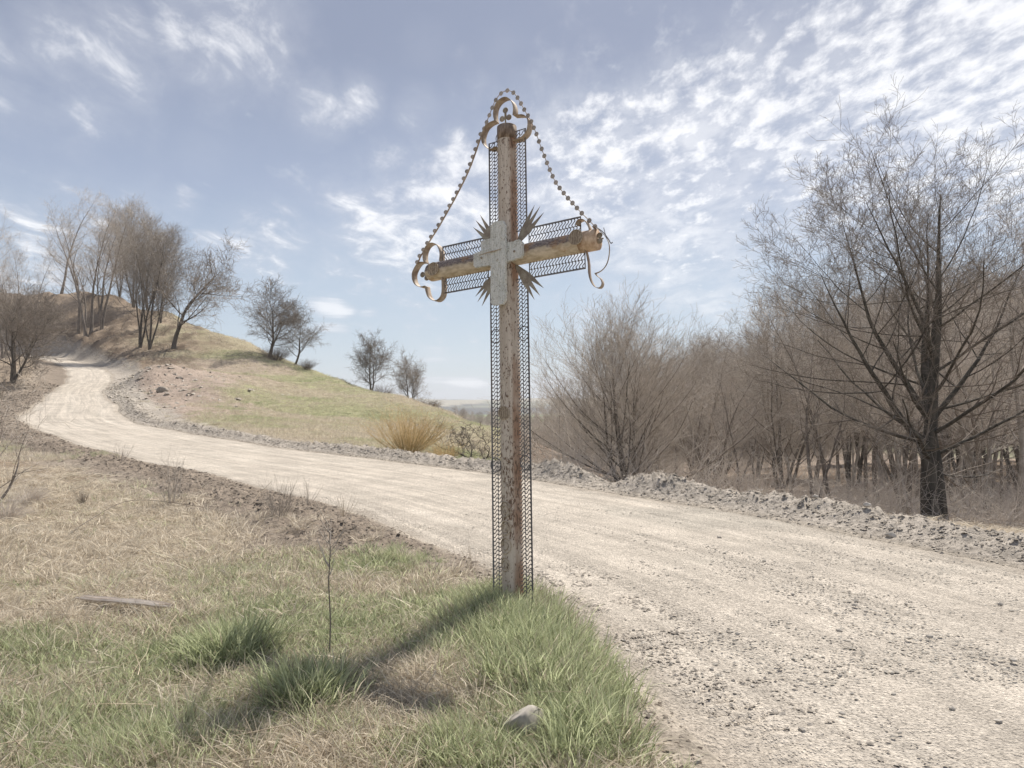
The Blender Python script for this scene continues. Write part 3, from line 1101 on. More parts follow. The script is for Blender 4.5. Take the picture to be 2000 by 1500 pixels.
def make_tree(kind, seed, H, stems, r0, levels, twig_min=.0022):
    """returns (trunk mesh, crown mesh) at unit origin; levels: list of dicts"""
    rr = np.random.RandomState(seed)
    K = 14
    Ps, Rs, Ls = [], [], []
    for s_ in stems:
        s_ = dict(s_)
        if 'on' in s_:                       # a leader forking off an earlier stem
            k_, t_ = s_['on']
            ps, _t = sample_line(Ps[k_][None], np.array([[t_]]))
            s_['at'] = tuple(ps[0, 0])
        p, R = stem(rr, K, H * s_.get('h', 1), r0 * s_.get('r', 1), s_.get('lean', (0, 0)), s_.get('w', .05), s_.get('at', (0, 0, -.15)), s_.get('up', .05))
        if 'on' in s_:
            R[0] /= 1.35
            R = np.minimum(R, np.interp(t_, np.linspace(0, 1, K), Rs[k_]) * .62 * (R / R[0]))
        Ps.append(p)
        Rs.append(R)
        Ls.append(H * s_.get('h', 1))
    Pt, R, L = np.array(Ps), np.array(Rs), np.array(Ls)
    trunk, crown = Acc(), Acc()
    v, q = tubes(Pt, R, 10)
    nrm = np.repeat(R.ravel(), 10)[:, None]
    v = v + nrm * .10 * (rr.rand(len(v), 3) - .5)
    trunk.add(v, q)
    for li, lv in enumerate(levels):
        Pt, R, L = sprout(rr, Pt, R, L, lv['m'], lv['t0'], lv.get('t1', .97), lv['ang'], lv.get('sd', 9), lv['l'], lv['r'], lv.get('K', 5), lv.get('w', .12), lv.get('up', .06), lv.get('f', .3))
        R = np.maximum(R, twig_min)
        S = lv.get('S', 3)
        v, q = tubes(Pt, R, S)
        (trunk if lv.get('trunk') else crown).add(v, q)
    return trunk.mesh(kind + '_trunk'), crown.mesh(kind + '_crown')


TREE_ID = [0]


def plant(protos, name, loc, h, rz, label, cat='tree', group=None, mats=None, wide=1.0):
    """protos = (trunk mesh, crown mesh, proto height)"""
    root = empty(name, loc, rz)
    tag(root, label, cat, group)
    s = h / protos[2]
    root.scale = (s * wide, s * wide, s)
    link('trunk', protos[0], None, root)
    link('crown', protos[1], None, root)
    return root


def proto(kind, seed, H, stems, r0, levels, bark, twig, twig_min=.0022):
    a, b = make_tree(kind, seed, H, stems, r0, levels, twig_min)
    a.materials.append(bark)
    b.materials.append(twig)
    return (a, b, H)


C_ = lambda k: (lambda t: k + 0 * t)
# tall slender wood trees: long clear stems, upswept fine crowns
TALL = []
for i in range(6):
    two = i % 3 == 1
    TALL.append(proto('tall', 100 + i, 14, [dict(lean=(.05 * (i - 2), .03), w=.05), dict(lean=(.16, -.1), h=.85, r=.7, w=.06)][:2 if two else 1], .14, [
        dict(m=13, t0=.28, ang=36, l=lambda t: .34 - .22 * t, r=.45, K=7, w=.12, up=.10, trunk=True, S=5),
        dict(m=8, t0=.2, ang=38, l=C_(.42), r=.55, K=5, w=.14, up=.06, S=3),
        dict(m=5, t0=.15, ang=36, l=C_(.50), r=.55, K=4, w=.16, up=.05, S=3),
        dict(m=3, t0=.2, ang=34, l=C_(.45), r=.6, K=3, w=.18, up=.04, S=3)], M_BARK_PALE if i % 2 == 0 else M_BARK_MID, M_TWIG_BROWN, .0045))
# beech like, dense brown crowns
DENSE = []
for i in range(3):
    DENSE.append(proto('dense', 200 + i, 14, [dict(lean=(.02, 0)), dict(lean=(.17, .05), h=.95, r=.8), dict(lean=(-.16, .03), h=.9, r=.7)], .13, [
        dict(m=15, t0=.25, ang=44, l=lambda t: .36 - .20 * t, r=.42, K=7, w=.10, up=.12, trunk=True, S=4),
        dict(m=8, t0=.15, ang=34, l=C_(.45), r=.55, K=5, w=.12, up=.08, S=3),
        dict(m=7, t0=.15, ang=34, l=C_(.5), r=.55, K=4, w=.15, up=.05, S=3),
        dict(m=3, t0=.2, ang=32, l=C_(.5), r=.6, K=3, w=.18, up=.04, S=3)], M_BARK_DARK, M_TWIG_MIDG, .0058))
ROUND = []
for i in range(4):
    ROUND.append(proto('round', 300 + i, 6, [dict(lean=(-.12, 0), w=.09), dict(lean=(.22, .1), h=.9, r=.8, w=.09)][:1 + (i % 2)], .14, [
        dict(m=17, t0=.22, ang=56, l=lambda t: .58 - .34 * t, r=.50, K=7, w=.12, up=.09, trunk=True, S=4),
        dict(m=8, t0=.2, ang=40, l=C_(.44), r=.55, K=5, w=.16, up=.05, S=3),
        dict(m=6, t0=.15, ang=38, l=C_(.5), r=.6, K=4, w=.2, up=.03, S=3),
        dict(m=4, t0=.2, ang=36, l=C_(.5), r=.6, K=3, w=.2, up=.02, S=3)], M_BARK_DARK, M_TWIG_GREY, .0068))

G_WOOD = 'bare trees of the wood behind the roadside berm'
G_HILL = 'bare trees on top of the left hill'
# --- hill group (px of the foot, depth, height, proto, label)
hill = [
    (116, 119, 17.5, TALL[5], 'tall bare tree standing alone on the hill crest, left of the group of slender trunks'),
    (152, 99, 15.5, TALL[3], 'leaning slender bare tree, leftmost trunk of the clump on the hillside above the road'),
    (166, 97, 16.8, TALL[1], 'forked bare tree in the middle of the clump on the hillside above the road'),
    (176, 98, 17.2, TALL[3], 'straight slender bare tree, right of the forked one in the hillside clump'),
    (196, 99, 16.6, TALL[1], 'bare tree leaning outwards, rightmost trunk of the slender hillside clump'),
    (190, 108, 16.0, TALL[5], 'bare tree rising behind the slender hillside clump on the crest'),
    (232, 119, 14.0, DENSE[0], 'dense brown bare tree on the crest between the slender clump and the wide brown crowns'),
    (258, 113, 15.0, DENSE[1], 'broad dense brown bare tree standing furthest back on the hill crest'),
    (286, 111, 14.5, DENSE[2], 'dense brown bare tree on the crest right behind the multi stemmed trunks'),
    (272, 85, 14.0, DENSE[0], 'tall many stemmed bare tree with a brown crown, on the slope above the spoil mound'),
    (291, 84, 13.2, DENSE[2], 'many stemmed bare tree close right of the tallest one above the spoil mound'),
    (312, 98, 11.5, DENSE[1], 'lower dense bare tree filling the right side of the brown crowns on the hill'),
    (338, 83, 11.8, ROUND[2], 'spreading bare tree with a curved dark trunk, rightmost of the trees on the hill slope'),
    (322, 104, 6.0, TALL[3], 'thin young bare tree leaning on the crest just left of the curved trunk tree'),
]
for i, (px, D_, h, pr, lab) in enumerate(hill):
    p = on_ground(px, D_, -.1)
    plant(pr, 'bare_tree', p, h * .93, i * 1.37, lab, 'tree', G_HILL, wide=1.3 if h > 12.5 else 1.05)
left = [
    (4, 78, 15.0, TALL[1], 'dark bare tree at the left edge of the photo, tall, beyond the road bend'),
    (-40, 70, 14.0, TALL[4], 'bare tree just outside the left edge beyond the road bend'),
    (62, 108, 10.5, TALL[5], 'slim bare tree on the crest between the left edge and the lone tall tree'),
    (20, 100, 11.5, TALL[3], 'bare tree on the crest close to the left edge'),
    (30, 52, 7.6, TALL[1], 'low forked bare tree with dark trunk on the inner bank of the road bend'),
    (24, 51, 5.6, ROUND[1], 'bushy dark bare tree at the foot of the forked one on the inner bank'),
    (-120, 60, 12.0, TALL[0], 'bare tree outside the frame on the left bank'),
    (-230, 80, 15.0, DENSE[1], 'dense bare tree outside the frame further left'),
    (52, 84, 7.5, ROUND[3], 'low bushy bare tree behind the inner bank where the road disappears'),
]
for i, (px, D_, h, pr, lab) in enumerate(left):
    p = on_ground(px, D_, -.1)
    plant(pr, 'bare_tree', p, h, 2 + i * 2.1, lab, 'tree', wide=1.0)
mid = [
    (526, 82, 6.9, ROUND[1], 'round headed bare tree with a double trunk on the meadow ridge, largest of the four', 1.2),
    (575, 81, 4.9, ROUND[0], 'smaller bare tree close right of the double trunked one on the meadow ridge', 1.25),
    (726, 76, 5.3, ROUND[1], 'round bare tree alone on the lower ridge above the dark hollow', .95),
    (801, 70, 4.5, ROUND[3], 'pale rounded bare tree, last one down the ridge before the valley', .85),
]
for i, (px, D_, h, pr, lab, wd_) in enumerate(mid):
    p = on_ground(px, D_, -.1)
    plant(pr, 'bare_tree', p, h, 1 + i * 1.9, lab, 'tree', 'small trees along the meadow ridge', wide=wd_)

# --- the many stemmed tree behind the berm
rr = np.random.RandomState(5)
st_ = []
for k in range(30):
    a = k * 2.399
    s_ = (k / 29) ** .75
    st_.append(dict(lean=(math.cos(a) * 1.25 * s_, math.sin(a) * .9 * s_), h=1.0 - .22 * s_ + .08 * rr.rand(), r=1.0 - .5 * s_, w=.035, up=.045, at=(math.cos(a) * .12, math.sin(a) * .12, -.1)))
VASE = proto('vase', 41, 6.0, [dict(lean=(-.05, 0), w=.03, at=(-.05, 0, -.2), up=.03), dict(lean=(.16, .05), h=.9, r=.8, w=.04, at=(.10, .03, -.2), up=.05), dict(lean=(-.22, .1), h=.85, r=.6, w=.04, at=(-.1, .1, -.2), up=.06)], .135, [
    dict(m=30, t0=.06, t1=.96, ang=lambda t: 64 - 40 * np.clip(t * 1.2, 0, 1), sd=7, l=lambda t: .74 - .40 * t, r=.30, K=9, w=.04, up=.065, f=.15, trunk=True, S=4),
    dict(m=11, t0=.10, t1=1.0, ang=25, sd=7, l=lambda t: .46 - .14 * t, r=.58, K=5, w=.06, up=.07, S=3),
    dict(m=6, t0=.12, t1=1.0, ang=27, l=C_(.46), r=.58, K=4, w=.08, up=.06, S=3),
    dict(m=2, t0=.2, ang=30, l=C_(.45), r=.62, K=3, w=.10, up=.05, S=3)], M_BARK_DARK, M_TWIG_MIDG, .0030)
p = on_ground(1228, 21, -.15)
VH = 1.6 + (800 - 572) / 1500 * 21 - p[2]
plant(VASE, 'many_stemmed_tree', p, VH * .74, .4, 'wide vase shaped bare tree with many upright stems behind the berm, right of the cross', wide=1.36)

# --- the big forked tree
HERO = proto('forked', 52, 10.0, [dict(lean=(-.035, 0), w=.035, at=(-.15, 0, -.2), up=.03, h=.92), dict(lean=(.05, .02), h=.86, r=.92, w=.04, at=(.15, .05, -.2), up=.03),
    dict(lean=(-.75, .1), w=.06, on=(0, .34), up=.06, h=.58, r=.6), dict(lean=(.70, 0), w=.06, on=(1, .36), up=.06, h=.58, r=.6),
    dict(lean=(-.35, -.22), w=.06, on=(0, .50), up=.05, h=.48, r=.5), dict(lean=(.40, .25), w=.06, on=(1, .50), up=.05, h=.46, r=.5), dict(lean=(-1.1, -.2), w=.06, on=(0, .25), up=.07, h=.56, r=.5)], .225, [
    dict(m=15, t0=.20, t1=.99, ang=lambda t: 68 - 28 * np.clip((t - .2) * 1.4, 0, 1), sd=8, l=lambda t: .66 - .34 * t, r=.36, K=9, w=.07, up=.06, f=.2, trunk=True, S=5),
    dict(m=10, t0=.15, t1=1.0, ang=36, sd=8, l=lambda t: .40 - .12 * t, r=.55, K=6, w=.08, up=.05, S=3),
    dict(m=6, t0=.12, t1=1.0, ang=36, l=lambda t: .46 - .12 * t, r=.62, K=4, w=.10, up=.05, S=3),
    dict(m=4, t0=.15, t1=1.0, ang=35, l=C_(.44), r=.66, K=3, w=.12, up=.04, S=3)], M_BARK_BLACK, M_TWIG_MIDD, .0028)
p = on_ground(1822, 19.5, -.1)
VH = 1.6 + (800 - 262) / 1500 * 19.5 - p[2]
plant(HERO, 'forked_tree', p, VH * .94, .2, 'largest bare tree, dark forked trunk and broad fan crown, right of the photo', wide=1.16)

near_wood = [
    (1585, 24, 6.4, TALL[1], 'bare tree with twisting dark trunk behind the berm, left one of a near pair', 1.2, 'bare_tree'),
    (1622, 25, 7.0, TALL[5], 'bare tree with crooked trunk behind the berm, right one of a near pair', 1.25, 'bare_tree'),
    (1765, 23, 6.2, TALL[4], 'bare tree leaning left beside the big forked trunk', 1.0, 'bare_tree'),
    (1690, 30, 8.4, TALL[3], 'straight bare tree left behind the big forked one', 1.2, 'bare_tree'),
    (1530, 28, 7.6, DENSE[0], 'dense brown bare tree whose crown bulges left of the big forked one', 1.3, 'bare_tree'),
    (2080, 18, 7.8, TALL[1], 'spreading bare tree reaching into the photo from the right edge', 1.25, 'bare_tree'),
    (2230, 22, 9.5, TALL[5], 'bare tree outside the right edge', 1.1, 'bare_tree'),
    (1905, 27, 7.6, TALL[0], 'slim bare tree right behind the big forked one', 1.2, 'bare_tree'),
    (1975, 23, 8.2, TALL[2], 'slender bare tree near the right edge of the photo', 1.3, 'bare_tree'),
    (1350, 30, 6.6, TALL[4], 'slim bare tree rising right behind the many stemmed one', 1.5, 'bare_tree'),
    (1440, 27, 4.8, TALL[3], 'low round bare tree between the many stemmed tree and the near pair', 1.15, 'bare_tree'),
]
for i, (px, D_, h, pr, lab, wd_, nm) in enumerate(near_wood):
    p = on_ground(px, D_, -.1)
    plant(pr, nm, p, h, .7 + i * 1.3, lab, 'tree', wide=wd_)
rr = np.random.RandomState(9)
cnt = 0
for i in range(240):
    px = 1090 + 1150 * rr.rand()
    D_ = 28 + 34 * rr.rand() ** 1.1
    if px < 1380 and rr.rand() < .45:
        continue
    x_ = (px - 1000) / F * D_
    topy = np.interp(px, [1050, 1150, 1300, 1420, 1460, 1600, 1800, 2300], [800, 735, 705, 690, 655, 625, 590, 560]) + 30 * rr.normal()
    z_ = gh(x_, D_)
    h = 1.6 + (800 - topy) / 1500 * D_ - z_
    if h < 3:
        continue
    pr = (TALL + DENSE[:1])[rr.randint(7)]
    plant(pr, 'bare_tree', (x_, D_, z_ - .1), h, rr.rand() * 6.28, 'bare slender tree in the brown wood behind the roadside berm', 'tree', G_WOOD, wide=.9 + .8 * rr.rand() + (.35 if h < 8 else 0))
    cnt += 1
    if cnt >= 84:
        break

# --- gnarled dark tree beside the yellow bush
GNARL = proto('gnarled', 63, 2.4, [dict(lean=(-.35, 0), w=.28, h=.95, up=.10), dict(lean=(.2, .1), w=.25, h=1, up=.10), dict(lean=(.6, 0), w=.25, h=.8, r=.8, up=.12)], .045, [
    dict(m=8, t0=.2, ang=52, l=lambda t: .48 - .2 * t, r=.55, K=6, w=.25, up=.06, trunk=True, S=5),
    dict(m=6, t0=.15, ang=50, l=C_(.42), r=.55, K=5, w=.28, up=.03, S=3),
    dict(m=5, t0=.15, ang=50, l=C_(.42), r=.55, K=3, w=.3, up=.02, S=3)], M_BARK_BLACK, M_TWIG_MIDD, .008)
p = on_ground(918, 28, -.1)
plant(GNARL, 'gnarled_tree', p, 1.25 * (1.6 + (800 - 815) / 1500 * 28 - p[2]), 2.2, 'low gnarled dark bare tree behind the road, just left of the cross post', wide=1.25)
p = on_ground(985, 33, -.1)
plant(GNARL, 'gnarled_tree', p, 2.3, .3, 'gnarled dark bare tree directly behind the cross post', wide=1.1)


def shrub(name, seed, n, H, spread, mat, thick=.006, lv=2, arch=.0, m=8):
    """a clump of stems from the ground"""
    rr = np.random.RandomState(seed)
    a = rr.rand(n) * 6.28
    s_ = rr.rand(n) ** .6
    K = 7
    d = unit(np.stack([np.cos(a) * s_ * spread, np.sin(a) * s_ * spread, np.ones(n)], 1))
    Q = np.zeros((n, K, 3))
    Q[:, 0, 0] = np.cos(a) * s_ * .12 * H
    Q[:, 0, 1] = np.sin(a) * s_ * .12 * H
    Q[:, 0, 2] = -.03
    L = H * (.65 + .4 * rr.rand(n)) * (1 - .15 * s_)
    for k in range(1, K):
        d = unit(d + rr.normal(size=(n, 3)) * .06 + np.array([0, 0, .05 - arch * k]))
        Q[:, k] = Q[:, k - 1] + d * (L / (K - 1))[:, None]
    R = thick * np.linspace(1, .3, K)[None] * (.6 + .6 * rr.rand(n, 1))
    stems_, tw = Acc(), Acc()
    v, q = tubes(Q, R, 4)
    stems_.add(v, q)
    Pt, R_, L_ = Q, R, L
    for i in range(lv):
        Pt, R_, L_ = sprout(rr, Pt, R_, L_, m if i == 0 else 4, .2, .97, 24 if arch == 0 else 34, 8, C_(.32), .55, 4, .12, .05)
        v, q = tubes(Pt, np.maximum(R_, thick * .16), 3)
        tw.add(v, q)
    return stems_.mesh(name + '_stems'), tw.mesh(name + '_twigs')


def put_shrub(name, loc, meshes, mats, label, cat, rz=0, sc=(1, 1, 1), group=None):
    root = empty(name, loc, rz)
    tag(root, label, cat, group)
    root.scale = sc
    for nm, me, mt in (('stems', meshes[0], mats[0]), ('twigs', meshes[1], mats[1])):
        link(nm, me, mt, root)
    return root


W1 = shrub('willow', 71, 90, 1.6, .95, None, .010, 2)
p = on_ground(796, 27, -.02)
put_shrub('willow_bush', p, W1, (M_WILLOW, M_WILLOW), 'large yellow stemmed willow bush beyond the road, left of the cross', 'bush', 0, (1.75, 1.3, 1.02))
W2 = shrub('willow', 72, 60, .9, .9, None, .009, 2)
p = on_ground(868, 25.5, -.02)
put_shrub('willow_bush', p, W2, (M_WILLOW, M_WILLOW), 'small yellow stemmed bush beyond the road, right of the larger yellow bush', 'bush', 0, (1.2, 1, .9))
S3 = shrub('thicket', 73, 70, 1.5, 1.1, None, .012, 2, .02)
for i, (px, D_, sc, lab) in enumerate(((540, 80, 1.5, 'low dark thicket at the foot of the double trunked ridge tree'), (600, 78, 1.0, 'small thicket right of the ridge pair'), (745, 74, 1.3, 'dark scrub in the hollow right of the lone round ridge tree'),
                                       (815, 68, 1.2, 'dark scrub at the foot of the last ridge tree'), (772, 72, .8, 'low scrub between the last two ridge trees'), (845, 62, .8, 'tiny bush on the ridge before the valley'), (640, 84, .6, 'scrubby tuft on the ridge slope'))):
    p = on_ground(px, D_, -.05)
    put_shrub('thicket', p, S3, (M_TWIG_DARK, M_TWIG_DARK), lab, 'bush', i * 1.1, (sc * 1.3, sc, sc * .75), None)
# brambles and saplings of the wood's undergrowth: nobody could count these
und = Acc()
rr = np.random.RandomState(17)
n = 4600
px = 1030 + 1300 * rr.rand(n)
D_ = 18 + 30 * rr.rand(n) ** 1.2
x_ = (px - 1000) / F * D_
z_ = ground_h(x_, D_)
off_, s_, _r = road_coords(x_, D_)
ok = (np.abs(off_) > 4.3)
x_, D_, z_ = x_[ok], D_[ok], z_[ok]
n = len(x_)
Q = np.zeros((n, 7, 3))
Q[:, 0] = np.stack([x_, D_, z_ - .03], 1)
a = rr.rand(n) * 6.28
sl = .2 + 1.3 * rr.rand(n)
d = unit(np.stack([np.cos(a) * sl, np.sin(a) * sl, np.ones(n)], 1))
L = (.5 + 1.7 * rr.rand(n) ** 1.4)
sag = .02 + .10 * rr.rand(n)
for k in range(1, 7):
    d = unit(d + rr.normal(size=(n, 3)) * .12 + np.stack([0 * sag, 0 * sag, -sag], 1))
    Q[:, k] = Q[:, k - 1] + d * (L / 6)[:, None]
R = np.linspace(.0075, .003, 7)[None] * (.6 + .7 * rr.rand(n, 1))
v, q = tubes(Q, R, 3)
und.add(v, q)
Pt, R_, L_ = sprout(rr, Q, R, L, 6, .15, .95, 42, 12, C_(.34), .6, 3, .2, .02)
v, q = tubes(Pt, np.maximum(R_, .0026), 3)
und.add(v, q)
tag(link('undergrowth', und.mesh('undergrowth'), M_TWIG_BROWN), 'tangle of bare brambles and saplings under the trees behind the berm', 'undergrowth', kind='stuff')
# scrub on the left hill and inner bank
und = Acc()
n = 3600
px = -120 + 560 * rr.rand(n)
D_ = 40 + 85 * rr.rand(n)
keep = ~((px > 200) & (D_ < 70)) & ~((px > 330) & (D_ < 86)) & (rr.rand(n) < np.clip((420 - px) / 200, .12, 1))
px, D_ = px[keep], D_[keep]
x_ = (px - 1000) / F * D_
off_, s_, _r = road_coords(x_, D_)
ok = np.abs(off_) > 3.2
x_, D_ = x_[ok], D_[ok]
z_ = ground_h(x_, D_)
n = len(x_)
Q = np.zeros((n, 5, 3))
Q[:, 0] = np.stack([x_, D_, z_ - .05], 1)
a = rr.rand(n) * 6.28
sl = .2 + 1.6 * rr.rand(n)
d = unit(np.stack([np.cos(a) * sl, np.sin(a) * sl, np.ones(n)], 1))
L = (.3 + 1.3 * rr.rand(n) ** 2)
for k in range(1, 5):
    d = unit(d + rr.normal(size=(n, 3)) * .15 + np.array([0, 0, -.06]))
    Q[:, k] = Q[:, k - 1] + d * (L / 4)[:, None]
R = np.linspace(.016, .007, 5)[None] * (.6 + .7 * rr.rand(n, 1))
v, q = tubes(Q, R, 3)
und.add(v, q)
Pt, R_, L_ = sprout(rr, Q, R, L, 6, .15, .95, 42, 12, C_(.36), .6, 3, .2, .02)
v, q = tubes(Pt, np.maximum(R_, .006), 3)
und.add(v, q)
tag(link('scrub', und.mesh('scrub'), M_TWIG_DARK), 'low brown scrub and fallen twigs scattered over the left hillside', 'scrub', kind='stuff')


# ------------------------------------------------------------------ scattering of small plants with geometry nodes (uncountable stuff only)
def scatter(name, pts, rotz, tilt, scale, idx, tint, coll, label, cat):
    me = bpy.data.meshes.new(name)
    n = len(pts)
    me.vertices.add(n)
    me.vertices.foreach_set('co', np.asarray(pts, np.float32).ravel())
    rot = np.stack([tilt[:, 0], tilt[:, 1], rotz], 1).astype(np.float32)
    at = me.attributes.new('rot', 'FLOAT_VECTOR', 'POINT')
    at.data.foreach_set('vector', rot.ravel())
    at = me.attributes.new('size', 'FLOAT', 'POINT')
    at.data.foreach_set('value', np.asarray(scale, np.float32))
    at = me.attributes.new('tint', 'FLOAT', 'POINT')
    at.data.foreach_set('value', np.asarray(tint, np.float32))
    at = me.attributes.new('pick', 'INT', 'POINT')
    at.data.foreach_set('value', np.asarray(idx, np.int32))
    o = bpy.data.objects.new(name, me)
    COL.objects.link(o)
    ng = bpy.data.node_groups.new(name, 'GeometryNodeTree')
    ng.interface.new_socket('Geometry', in_out='INPUT', socket_type='NodeSocketGeometry')
    ng.interface.new_socket('Geometry', in_out='OUTPUT', socket_type='NodeSocketGeometry')
    N = ng.nodes
    gi, go = N.new('NodeGroupInput'), N.new('NodeGroupOutput')
    iop = N.new('GeometryNodeInstanceOnPoints')
    ci = N.new('GeometryNodeCollectionInfo')
    ci.inputs['Collection'].default_value = coll
    ci.inputs['Separate Children'].default_value = True
    ci.inputs['Reset Children'].default_value = True

    def na(nm, typ):
        a_ = N.new('GeometryNodeInputNamedAttribute')
        a_.data_type = typ
        a_.inputs['Name'].default_value = nm
        return a_.outputs['Attribute']
    ng.links.new(gi.outputs[0], iop.inputs['Points'])
    ng.links.new(ci.outputs[0], iop.inputs['Instance'])
    iop.inputs['Pick Instance'].default_value = True
    ng.links.new(na('pick', 'INT'), iop.inputs['Instance Index'])
    e2r = N.new('FunctionNodeEulerToRotation')
    ng.links.new(na('rot', 'FLOAT_VECTOR'), e2r.inputs[0])
    ng.links.new(e2r.outputs[0], iop.inputs['Rotation'])
    ng.links.new(na('size', 'FLOAT'), iop.inputs['Scale'])
    ng.links.new(iop.outputs[0], go.inputs[0])
    md = o.modifiers.new('scatter', 'NODES')
    md.node_group = ng
    tag(o, label, cat, kind='stuff')
    return o


def blade_mesh(name, seed, n, spread, hmin, hmax, width, lean, curl, flat=0.0, K=4):
    """n blades in a tuft"""
    rr = np.random.RandomState(seed)
    a = rr.rand(n) * 6.28
    rad = spread * np.sqrt(rr.rand(n))
    base = np.stack([np.cos(a) * rad, np.sin(a) * rad, np.full(n, -.012)], 1)
    az = a + rr.normal(size=n) * .9
    h = hmin + (hmax - hmin) * rr.rand(n)
    ln = lean * (.3 + rr.rand(n))
    d = unit(np.stack([np.cos(az) * ln, np.sin(az) * ln, np.ones(n) * (1 - flat) + flat * .12], 1))
    side = unit(np.cross(d, unit(rr.normal(size=(n, 3)) + np.array([0, 0, .2]))))
    Q = np.zeros((n, K, 3))
    Q[:, 0] = base
    cu = curl * (.3 + 1.2 * rr.rand(n))
    for k in range(1, K):
        d = unit(d + np.stack([np.cos(az) * cu * .6, np.sin(az) * cu * .6, -cu], 1) * (k / K))
        Q[:, k] = Q[:, k - 1] + d * (h / (K - 1))[:, None]
    w = width * (.6 + .8 * rr.rand(n))
    t = np.linspace(0, 1, K)
    prof = np.clip(1.0 - t ** 2.2, .04, 1) * (.75 + .5 * np.sin(t * 2.6))
    Lf = Q - side[:, None] * (w[:, None] * prof)[..., None] / 2
    Rt = Q + side[:, None] * (w[:, None] * prof)[..., None] / 2
    V = np.stack([Lf, Rt], 2).reshape(-1, 3)
    b = (np.arange(n) * K * 2)[:, None] + (np.arange(K - 1) * 2)[None]
    q = np.stack([b, b + 1, b + 3, b + 2], -1).reshape(-1, 4)
    me = mesh_np(name, V, q, None, True)
    at = me.attributes.new('shade', 'FLOAT', 'POINT')
    at.data.foreach_set('value', np.repeat(rr.rand(n), K * 2).astype(np.float32))
    me.materials.append(M_GRASS)
    return me


def coll_of(name, meshes):
    c = bpy.data.collections.new(name)
    for i, m_ in enumerate(meshes):
        c.objects.link(bpy.data.objects.new('%s_%02d' % (name, i), m_))
    return c


turf = coll_of('turf', [blade_mesh('turf', 500 + i, 46, .11, .035, .10, .0042, .55, .35) for i in range(5)])
lush = coll_of('lush', [blade_mesh('lush', 510 + i, 34, .09, .09, .27, .0055, .42, .30, K=5) for i in range(5)])
strawc = coll_of('straw', [blade_mesh('straw', 520 + i, 44, .12, .10, .26, .0040, 1.5, .5, .72, K=5) for i in range(5)])
drytuft = coll_of('drytuft', [blade_mesh('drytuft', 530 + i, 60, .07, .10, .24, .0042, .8, .55, .15, K=5) for i in range(4)])


def field_pts(n, a0, a1, r0, r1, seed):
    x, y, rad, rr = polar_pts(n, a0, a1, r0, r1, seed)
    z, off, s, e = ground_h(x, y, full=True)
    okm = ~((np.abs(off) < 50) & (e < .35)) & (x < 5)
    okm &= ~((off < 0) & (off > -50))
    okm &= ~((y > 4) & (x > 1.6))
    return x[okm], y[okm], z[okm], rad[okm], e[okm], rr


# near meadow
def edge_keep(e, rr, lo=.35, hi=1.5, x=None, y=None):
    sh_ = 0 if y is None else 1.25 * sstep(y, 7.0, 9.5) * (1 - sstep(y, 24, 30)) * (.6 + .8 * fbm(x, y, .6, 2, 99))
    k = sstep(e - sh_ + .55 * (rr.rand(len(e)) - .5), lo, hi)
    return rr.rand(len(e)) < k


x, y, z, rad, e, rr = field_pts(26000, -43, 14, 2.1, 17, 31)
k = edge_keep(e, rr, .2, 1.1, x, y)
x, y, z, rad, e = x[k], y[k], z[k], rad[k], e[k]
g = np.clip(green_field(x, y), 0, 1)
k = rr.rand(len(x)) < .35 + .65 * sstep(g, .2, .7)
x, y, z, rad, g = x[k], y[k], z[k], rad[k], g[k]
n = len(x)
scatter('turf', np.stack([x, y, z], 1), rr.rand(n) * 6.28, rr.normal(size=(n, 2)) * .12, (.7 + .8 * rr.rand(n)) * (.85 + .05 * np.minimum(rad, 12)), rr.randint(0, 5, n), np.clip(.34 + .9 * (g - .45) + .24 * rr.normal(size=n), 0, 1), turf,
        'short green and yellowish turf of the foreground meadow', 'grass')
x, y, z, rad, e, rr = field_pts(17000, -43, 14, 2.1, 20, 32)
k = edge_keep(e, rr, .3, 1.6, x, y)
x, y, z, rad, e = x[k], y[k], z[k], rad[k], e[k]
g = np.clip(green_field(x, y), 0, 1)
k = rr.rand(len(x)) < .28 + .72 * (1 - sstep(g, .25, .8))
x, y, z, rad, g = x[k], y[k], z[k], rad[k], g[k]
n = len(x)
scatter('straw', np.stack([x, y, z + .01], 1), rr.rand(n) * 6.28, rr.normal(size=(n, 2)) * .15, (.6 + .7 * rr.rand(n)) * (.85 + .035 * np.minimum(rad, 14)), rr.randint(0, 5, n), np.clip(.12 * rr.normal(size=n), 0, 1), strawc,
        'matted dry straw coloured grass lying over the foreground meadow', 'grass')
# lush green grass round the foot of the cross and in clumps
cl = [(975, 1225, .42, .35, 1.0, 300, .9), (1010, 1290, .40, .5, 1.0, 420, 1), (1075, 1340, .36, .55, 1.0, 420, 1), (1060, 1240, .24, .3, .85, 140, .9), (900, 1230, .3, .35, .8, 140, .85), (1130, 1400, .16, .35, .8, 170, .9), (1120, 1480, .25, .3, .9, 200, .95),
      (460, 1285, .17, .2, 1.2, 190, 1.15), (590, 1375, .17, .18, 1.1, 190, 1.15), (850, 1285, .22, .2, .75, 70, .85), (60, 1440, .5, .4, .8, 190, .85), (350, 1440, .4, .3, .75, 120, .75), (250, 1490, .4, .25, .85, 170, .8), (850, 1490, .3, .2, .75, 120, .85),
      (950, 1500, .3, .2, .8, 120, .9), (760, 1110, .45, .4, .6, 110, .9), (600, 1180, .8, .6, .5, 70, .7), (50, 1260, .5, .4, .8, 120, .85), (300, 1320, .7, .4, .5, 80, .7), (510, 1230, .6, .4, .5, 60, .7), (660, 1230, .5, .4, .5, 50, .7),
      (690, 1440, .2, .2, .7, 50, .7), (150, 920, 1.5, 2.2, .55, 120, .7), (1000, 1190, .25, .16, 1.0, 150, .95), (930, 1195, .22, .16, .8, 70, .8)]
